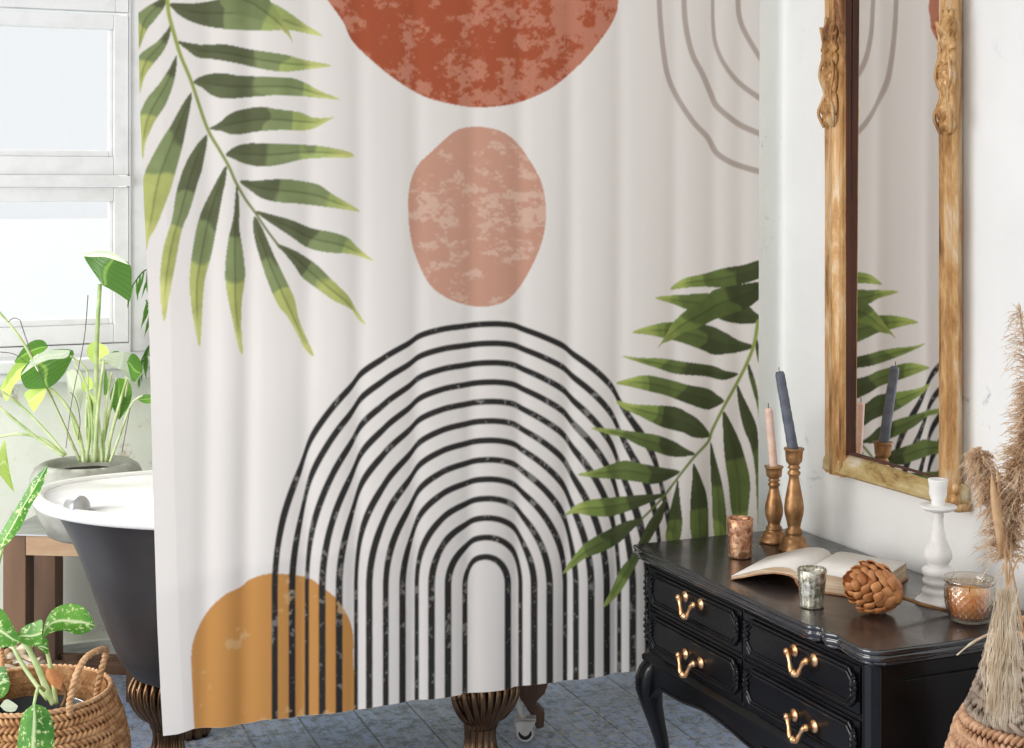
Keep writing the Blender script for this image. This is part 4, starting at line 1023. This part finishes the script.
def polyleaf(parent, mat, px, d, bulge=.02, tiltd=(0,0), name='leaf', rib=(0,.5)):
    """leaf whose outline is given; grid between two edge curves (first->last is the midrib)"""
    d = d-.26 if d > 4.2 else d; n = len(px)//2; b = B(); top_ = cr([PD(p[0], p[1], d+tiltd[0]*(p[0]-px[0][0])+tiltd[1]*(p[1]-px[0][1])) for p in px[:n+1]], 4)
    low = cr([PD(p[0], p[1], d+tiltd[0]*(p[0]-px[0][0])+tiltd[1]*(p[1]-px[0][1])) for p in [px[0]]+px[:n-1:-1]], 4)
    N = 22; m = 8; vs = []
    def samp(c, f): f *= len(c)-1; i = min(int(f), len(c)-2); return c[i].lerp(c[i+1], f-i)
    vw = Vector((ST, CT, 0))
    for i in range(N+1):
        s = i/N; a = samp(top_, s); c_ = samp(low, s)
        for j in range(m+1):
            t_ = j/m; vs.append(a.lerp(c_, t_)+vw*(abs(t_-.5)*2)*bulge*math.sin(math.pi*s)); b.uv[i*(m+1)+j] = (t_, s)
    b.add(vs, [(i*(m+1)+j, i*(m+1)+j+1, (i+1)*(m+1)+j+1, (i+1)*(m+1)+j) for i in range(N) for j in range(m)])
    return obj(name, b, mat, parent, fix=False)
def stem(pts, r=.0055, d=DPL, mat=None, parent=None, dd=0, name='stem'):
    d = d-.26 if d > 4.3 else d; P = cr([PD(p[0], p[1], (p[2] if len(p) > 2 else d)) for p in pts], 6)
    return obj(name, B().tube(P, [r*(1-.3*i/len(P)) for i in range(len(P))], 8), mat or M_STEM, parent or pl_)
def L(mat, px, d, bulge=.02, tilt=(0,0), par=None): return polyleaf(par or pl_, mat, px, d, bulge, tilt)
# tall central leaf and stem
stem([(96,462),(96,400),(97,340),(100,284)], .0075, 4.45)
L(M_LEAF, [(102,285),(91,272),(81,256),(95,253),(112,254),(128,264),(129,282),(127,301),(116,294)], 4.42, .03, (.0,-.004))
stem([(84,462),(78,430),(66,405),(50,388)], .006, 4.38)
L(M_LEAF, [(49,388),(34,390),(22,389),(18,375),(28,362),(42,352),(70,351),(64,370),(56,382)], 4.34, .03, (.0,-.003))
L(M_LEAFP, [(81,256),(90,252),(108,251),(122,258),(129,265),(118,261),(104,257),(92,257)], 4.415, .004)  # white sheen along the leaf's top edge, painted as a pale strip
L(M_LEAFP, [(20,376),(30,362),(42,352),(58,350),(70,350),(66,358),(48,360),(34,366)], 4.33, .006)  # same painted sheen strip on the lower left leaf
L(M_LEAFY, [(46,387),(40,386),(28,390),(24,394),(32,412),(38,405),(44,396)], 4.37, .01)  # lit lower part of that leaf, its light put into the yellow-green
stem([(105,462),(115,420),(128,375)], .005, 4.42)
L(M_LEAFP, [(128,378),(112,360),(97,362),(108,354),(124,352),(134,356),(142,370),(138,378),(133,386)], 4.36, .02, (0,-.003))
L(M_LEAF, [(127,362),(131,354),(137,357),(142,368),(141,374),(137,378),(132,384),(129,374)], 4.352, .01)
L(M_LEAF, [(118,378),(112,386),(108,398),(112,410),(119,420),(126,410),(130,398),(129,386),(124,380)], 4.47, .02)
L(M_LEAF, [(105,368),(103,380),(103,390),(104,395),(106,394),(107,380)], 4.50, .01)
stem([(110,462),(118,440),(128,412),(133,402)], .004, 4.42); stem([(133,402),(138,398),(143,396)], .003, 4.42)
L(M_LEAF, [(138,400),(143,395),(150,395),(156,398),(154,402),(146,404)], 4.42, .005)
L(M_LEAFY, [(96,366),(87,358),(85,350),(90,343),(98,342),(106,348),(107,357),(102,362)], 4.60, .02)
L(M_LEAF, [(108,357),(112,352),(117,351),(121,353),(117,356),(112,359)], 4.6, .005)
L(M_LEAFP, [(66,372),(66,385),(68,400),(74,412),(80,411),(82,395),(78,378),(72,370)], 4.62, .02)  # leaf lit white by the window, brightness put into its pale colour
L(M_LEAF, [(14,362),(22,348),(32,341),(42,341),(48,347),(40,354),(28,362),(20,366)], 4.55, .02)
L(M_LEAFY, [(0,388),(6,374),(14,364),(26,364),(22,376),(12,386),(5,402)], 4.5, .02)
L(M_LEAFY, [(84,378),(80,386),(84,392),(92,388),(90,378)], 4.55, .01)
L(M_LEAFY, [(92,420),(86,412),(85,400),(88,390),(93,400),(94,412)], 4.56, .01)
L(M_LEAF, [(88,430),(85,418),(86,404),(90,395),(93,408),(92,422)], 4.54, .01)
for pts in ([(66,455),(45,430),(20,405),(-6,386)], [(64,456),(40,440),(15,420),(-6,402)], [(62,454),(45,440),(20,434),(-6,438)], [(80,462),(66,430),(52,398)], [(88,462),(86,420),(88,380),(84,366),(70,356)],
            [(92,462),(92,420),(86,385),(74,362)], [(100,462),(106,430),(112,400),(117,378)], [(104,462),(104,430),(108,395),(112,372)], [(98,462),(108,415),(125,380),(130,370)], [(90,462),(78,440),(72,420)],
            [(94,462),(97,420),(100,390),(104,360)], [(86,462),(90,430),(88,400)], [(102,462),(100,430),(96,400)], [(108,462),(112,430),(124,400),(128,378)]):
    stem(pts, random.uniform(.0035,.0058), 4.40+random.uniform(0,.1))
stem([(52,398),(34,362),(18,335),(-6,306)], .0045, 4.40)
for q, pts in enumerate(([(88,295),(84,340),(72,400),(66,448)], [(20,320),(34,360),(58,410),(80,458)], [(8,322),(14,318),(20,320)], [(0,352),(14,354),(26,362)], [(78,440),(80,420),(76,400),(70,392)], [(122,452),(126,430),(130,408)])):
    stem(pts, .0013, 4.37, M_STICK, name='support_stick' if q < 2 else 'dry_stalk')
L(M_LEAFY, [(-8,470),(-2,455),(4,440),(6,455),(5,470),(14,492),(6,484),(0,476)], 4.4, .005)
# palm sprigs peeking out behind the curtain
sc = Vector((PY(168,300,WY).x, WY-.085, WZB))
pp = thing('small_palm', sc, 'small feathery palm half hidden behind the curtain on the window sill', 'potted plant')
obj('pot', B().lathe([(.0005,.0),(.045,0),(.06,.09),(.064,.10),(.056,.10),(.05,.085),(.0005,.082)], sc, 28), M_STONE, pp)
fd = []
b = B()
for (bx, by, mx, my, tx, ty) in ((158,352,150,272,128,292),(160,360,150,345,137,372),(162,352,156,320,146,300)):
    P = cr([PD(bx,by,4.60), PD(mx,my,4.56), PD(tx,ty,4.52)], 14); b.tube(P, .0022, 5)
    for i in range(8, len(P)-1, 2):
        p = P[i]; dr = Vector((random.uniform(-.03,.01), -.01, -.085+.03*random.random())); 
        o = len(b.v); sd = Vector((.0045,0,.001)); b.add([p-sd*.4, p+sd*.4, p+dr*.5+sd, p+dr*.5-sd, p+dr], [(0,1,2,3),(3,2,4)])
        for z in range(5): b.uv[o+z] = (.3, z/5)
for i in range(len(b.v)): b.uv.setdefault(i, (.3,.3))
obj('frond', b, M_LEAF, pp, fix=False)

# ------------------------------------------------------------------ seagrass basket + dieffenbachia
bc = PD(34, 690, 3.33); bc.z = FZ; kb = 3.33/F; bz = H-(690-HY)*kb
bs = thing('seagrass_basket', bc, 'round belly seagrass basket with loop handles at the bottom left', 'basket')
bp = [(FZ,.10),(FZ,.13),(FZ+.03,.16),(FZ+.09,.188),(bz*.5,.204),(bz*.72,.203),(bz*.85,.190),(bz*.94,.174),(bz,.166)]
bzs = np.array([p[0] for p in bp[1:]]); brs = np.array([p[1] for p in bp[1:]])
b = B(); liner(b, bc, FZ, bz, bzs, brs, -.008); liner(b, bc, FZ+.05, bz, bzs, brs, -.012)
z = FZ+.009; i = 0
while z < bz-.004: coil(b, bc, z, float(np.interp(z, bzs, brs))-.004, .0088, 46, 1 if i % 2 else -1, 300); z += .0142; i += 1
obj('woven_body', b, M_SEAG, bs)
def rope(path, r, turns):
    b = B(); P = [Vector(p) for p in path]
    for ph in (0, math.pi):
        Q = []
        for i, p in enumerate(P):
            t_ = (P[min(i+1,len(P)-1)]-P[max(i-1,0)]).normalized(); a = t_.cross(Vector((.2,.9,.1))).normalized(); e = t_.cross(a); th = turns*2*math.pi*i/len(P)+ph
            Q.append(p+(a*math.cos(th)+e*math.sin(th))*r*.55)
        b.tube(Q, r*.75, 7)
    return b
obj('rim', rope([bc+Vector((math.cos(a)*.164, math.sin(a)*.164, bz-FZ)) for a in np.linspace(0, 2*math.pi, 200)], .005, 40), M_ROPE, bs)
h0, h1, h2, h3, h4 = PD(70,700,3.17), PD(76,676,3.18), PD(100,650,3.28), PD(106,652,3.36), PD(97,694,3.38)
obj('handle', rope(cr([h0+Vector((0,0,-.03)), h0, h1, PD(86,658,3.22), h2, h3, PD(101,672,3.37), h4, h4+Vector((0,0,-.02))], 14), .0062, 16), M_ROPE, bs)
mh = lambda p: Vector((2*bc.x-p.x, 2*bc.y-p.y, p.z))
obj('handle', rope(cr([mh(p) for p in (h0+Vector((0,0,-.03)), h0, h1, h2, h3, h4, h4+Vector((0,0,-.02)))], 14), .0062, 16), M_ROPE, bs)
df_ = thing('dieffenbachia', (bc.x, bc.y, FZ+.02), 'variegated dumb cane plant in a black nursery pot inside the seagrass basket', 'potted plant')
ph_ = bz-.05
obj('nursery_pot', B().lathe([(.0005,FZ+.02),(.085,FZ+.02),(.115,ph_-.02),(.120,ph_-.02),(.120,ph_),(.112,ph_),(.108,ph_-.03),(.0005,ph_-.035)], Vector((bc.x,bc.y,0)), 48), M_PLASTIC, df_)
obj('soil', B().lathe([(.0005,ph_-.033),(.107,ph_-.034),(.09,ph_-.022),(.0005,ph_-.015)], Vector((bc.x,bc.y,0)), 30), M_SOIL, df_)
D2 = 3.28
stem([(54,704,D2),(46,688,D2),(38,668,D2),(28,648,D2),(22,640,D2)], .008, D2, parent=df_)
stem([(56,704,D2),(53,680,D2),(48,655,D2),(44,640,D2)], .0055, D2, parent=df_)
stem([(44,690,3.2),(38,688,3.12),(33,710,3.06)], .0042, 3.2, parent=df_)
stem([(62,706,D2),(66,694,D2),(60,680,D2)], .004, D2, mat=M_ARTS, parent=df_)
L(M_VAR, [(42,640),(45,620),(55,609),(72,606),(86,612),(95,626),(86,634),(74,637),(60,633),(48,635)], 3.25, .02, (.0005,0), df_)
L(M_VAR, [(14,638),(22,628),(32,624),(41,621),(42,632),(40,646),(30,648),(20,644)], 3.22, .012, (0,0), df_)
L(M_VAR, [(20,642),(12,630),(0,613),(-14,606),(-16,630),(-10,650),(2,650),(12,648)], 3.20, .02, (0,0), df_)
L(M_VAR, [(38,648),(40,640),(46,640),(49,650),(46,656),(42,653)], 3.27, .008, (0,0), df_)
L(M_VAR, [(34,704),(24,712),(18,722),(14,752),(22,775),(32,790),(44,775),(51,750),(50,725),(44,710)], 3.06, .02, (0,-.0002), df_)
L(M_VAR, [(-8,690),(-4,672),(3,668),(10,682),(6,694),(-2,700)], 3.15, .01, (0,0), df_)
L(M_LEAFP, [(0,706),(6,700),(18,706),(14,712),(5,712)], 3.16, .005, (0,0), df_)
L(M_VAR, [(0,551),(-4,543),(4,526),(16,507),(26,490),(36,476),(48,465),(45,478),(38,494),(29,508),(20,528),(10,541)], 3.3, .008, (0,0), df_)
stem([(48,700,D2),(20,660,3.3),(-6,600,3.3),(2,550,3.3)], .005, 3.3, parent=df_)
# dried sheath at the stem base
L(M_ART, [(60,690),(50,686),(44,676),(48,668),(56,672),(62,680)], 3.24, .01, (0,0), df_)
# bark basket behind
kc = PD(2, 660, 3.8); kc.z = FZ; kz = H-(674-HY)*3.8/F-FZ
kb_ = thing('bark_basket', kc, 'low basket heaped with pale curled bark strips at the left edge', 'basket')
obj('woven_body', B().lathe([(.0005,0),(.11,0),(.125,kz*.5),(.122,kz),(.112,kz),(.112,kz*.6),(.0005,kz*.55)], kc, 80, lambda r, z, q: r*(1+.02*math.sin(q*26)*math.cos(z*160))), M_SEAG, kb_)
for i in range(22):
    a = random.uniform(0, 6.28); r = random.uniform(0,.08); p = kc+Vector((math.cos(a)*r, math.sin(a)*r, kz+random.uniform(-.01,.035)))
    d = Vector((random.uniform(-1,1),random.uniform(-1,1),random.uniform(-.2,.35))).normalized()*.04
    s = d.cross(Vector((0,0,1))).normalized()*.012; b = B(); pts = []
    for k2 in range(7):
        f = k2/6-.5
        for j in range(4): c2 = j/3*2.6; pts.append(p+d*2*f*.9+s*math.cos(c2)+Vector((0,0,.012*math.sin(c2)+.008*math.sin(f*5))))
    b.add(pts, [(k2*4+j, k2*4+j+1, k2*4+j+5, k2*4+j+4) for k2 in range(6) for j in range(3)])
    o = obj('bark_strip', b, random.choice([M_PAMP2, M_PSTEM, M_PAGE]), None, at=p, fix=False); tag(o, 'pale curled bark strip in the heap filling the low basket behind the seagrass basket', 'bark strip', 'bark strips heaped in the low basket')
    o.modifiers.new('t','SOLIDIFY').thickness = .0015
# dark jar at the left edge
jc = PD(-16, 700, 4.0); jc.z = FZ; jz = H-(608-HY)*4.0/F-FZ
jt = thing('dark_jar', jc, 'dark rounded jar on the floor, just showing at the left edge', 'jar')
obj('jar_body', B().lathe([(.0005,0),(.05,0),(.068,.05),(.072,jz*.6),(.055,jz*.85),(.035,jz*.95),(.038,jz),(.030,jz),(.028,jz*.9),(.0005,jz*.88)], jc, 40), M_TUB, jt)

# ------------------------------------------------------------------ light
w = bpy.data.worlds.new('sky'); S.world = w; w.use_nodes = True; nt = w.node_tree; nt.nodes.clear()
o = nt.nodes.new('ShaderNodeOutputWorld'); bg = nt.nodes.new('ShaderNodeBackground'); tc = nt.nodes.new('ShaderNodeTexCoord'); sp_ = nt.nodes.new('ShaderNodeSeparateXYZ'); rp = nt.nodes.new('ShaderNodeValToRGB')
mp = nt.nodes.new('ShaderNodeMapRange'); mp.inputs[1].default_value = -1; mp.inputs[2].default_value = 1
nt.links.new(tc.outputs['Generated'], sp_.inputs[0]); nt.links.new(sp_.outputs[2], mp.inputs[0]); nt.links.new(mp.outputs[0], rp.inputs[0])
e = rp.color_ramp.elements; e[0].position = .40; e[0].color = (.30,.29,.28,1); e[1].position = .495; e[1].color = (.95,.98,1.0,1)
nt.links.new(rp.outputs[0], bg.inputs[0]); bg.inputs[1].default_value = 0.92; nt.links.new(bg.outputs[0], o.inputs[0])
def area(name, loc, tgt, sx, sy, power, col):
    l = bpy.data.lights.new(name, 'AREA'); l.shape = 'RECTANGLE'; l.size = sx; l.size_y = sy; l.energy = power; l.color = col
    ob = bpy.data.objects.new(name, l); COL.objects.link(ob); ob.location = loc
    ob.rotation_euler = (Vector(tgt)-Vector(loc)).to_track_quat('-Z', 'Y').to_euler(); return ob
area('side_window_light', (-2.1, 2.1, 1.75), (1.3, 3.1, 1.0), 1.8, 1.8, 60, (1.0,.975,.945))
area('far_side_fill_light', (-2.0, 3.4, 1.1), (.7, 4.7, .75), 1.2, 1.5, 34, (1.0,.99,.97))  # added unseen fill that brightens the back wall, table and plants
sn = bpy.data.lights.new('sun', 'SUN'); sn.energy = 5.0; sn.angle = math.radians(8); sn.color = (1,.97,.90)
so = bpy.data.objects.new('sun', sn); COL.objects.link(so); so.rotation_euler = Vector((.22,-.80,-.60)).to_track_quat('-Z', 'Y').to_euler(); so.location = (0, 8, 6)
for o in list(COL.objects):
    if o.parent is None: o.location.z -= FZ
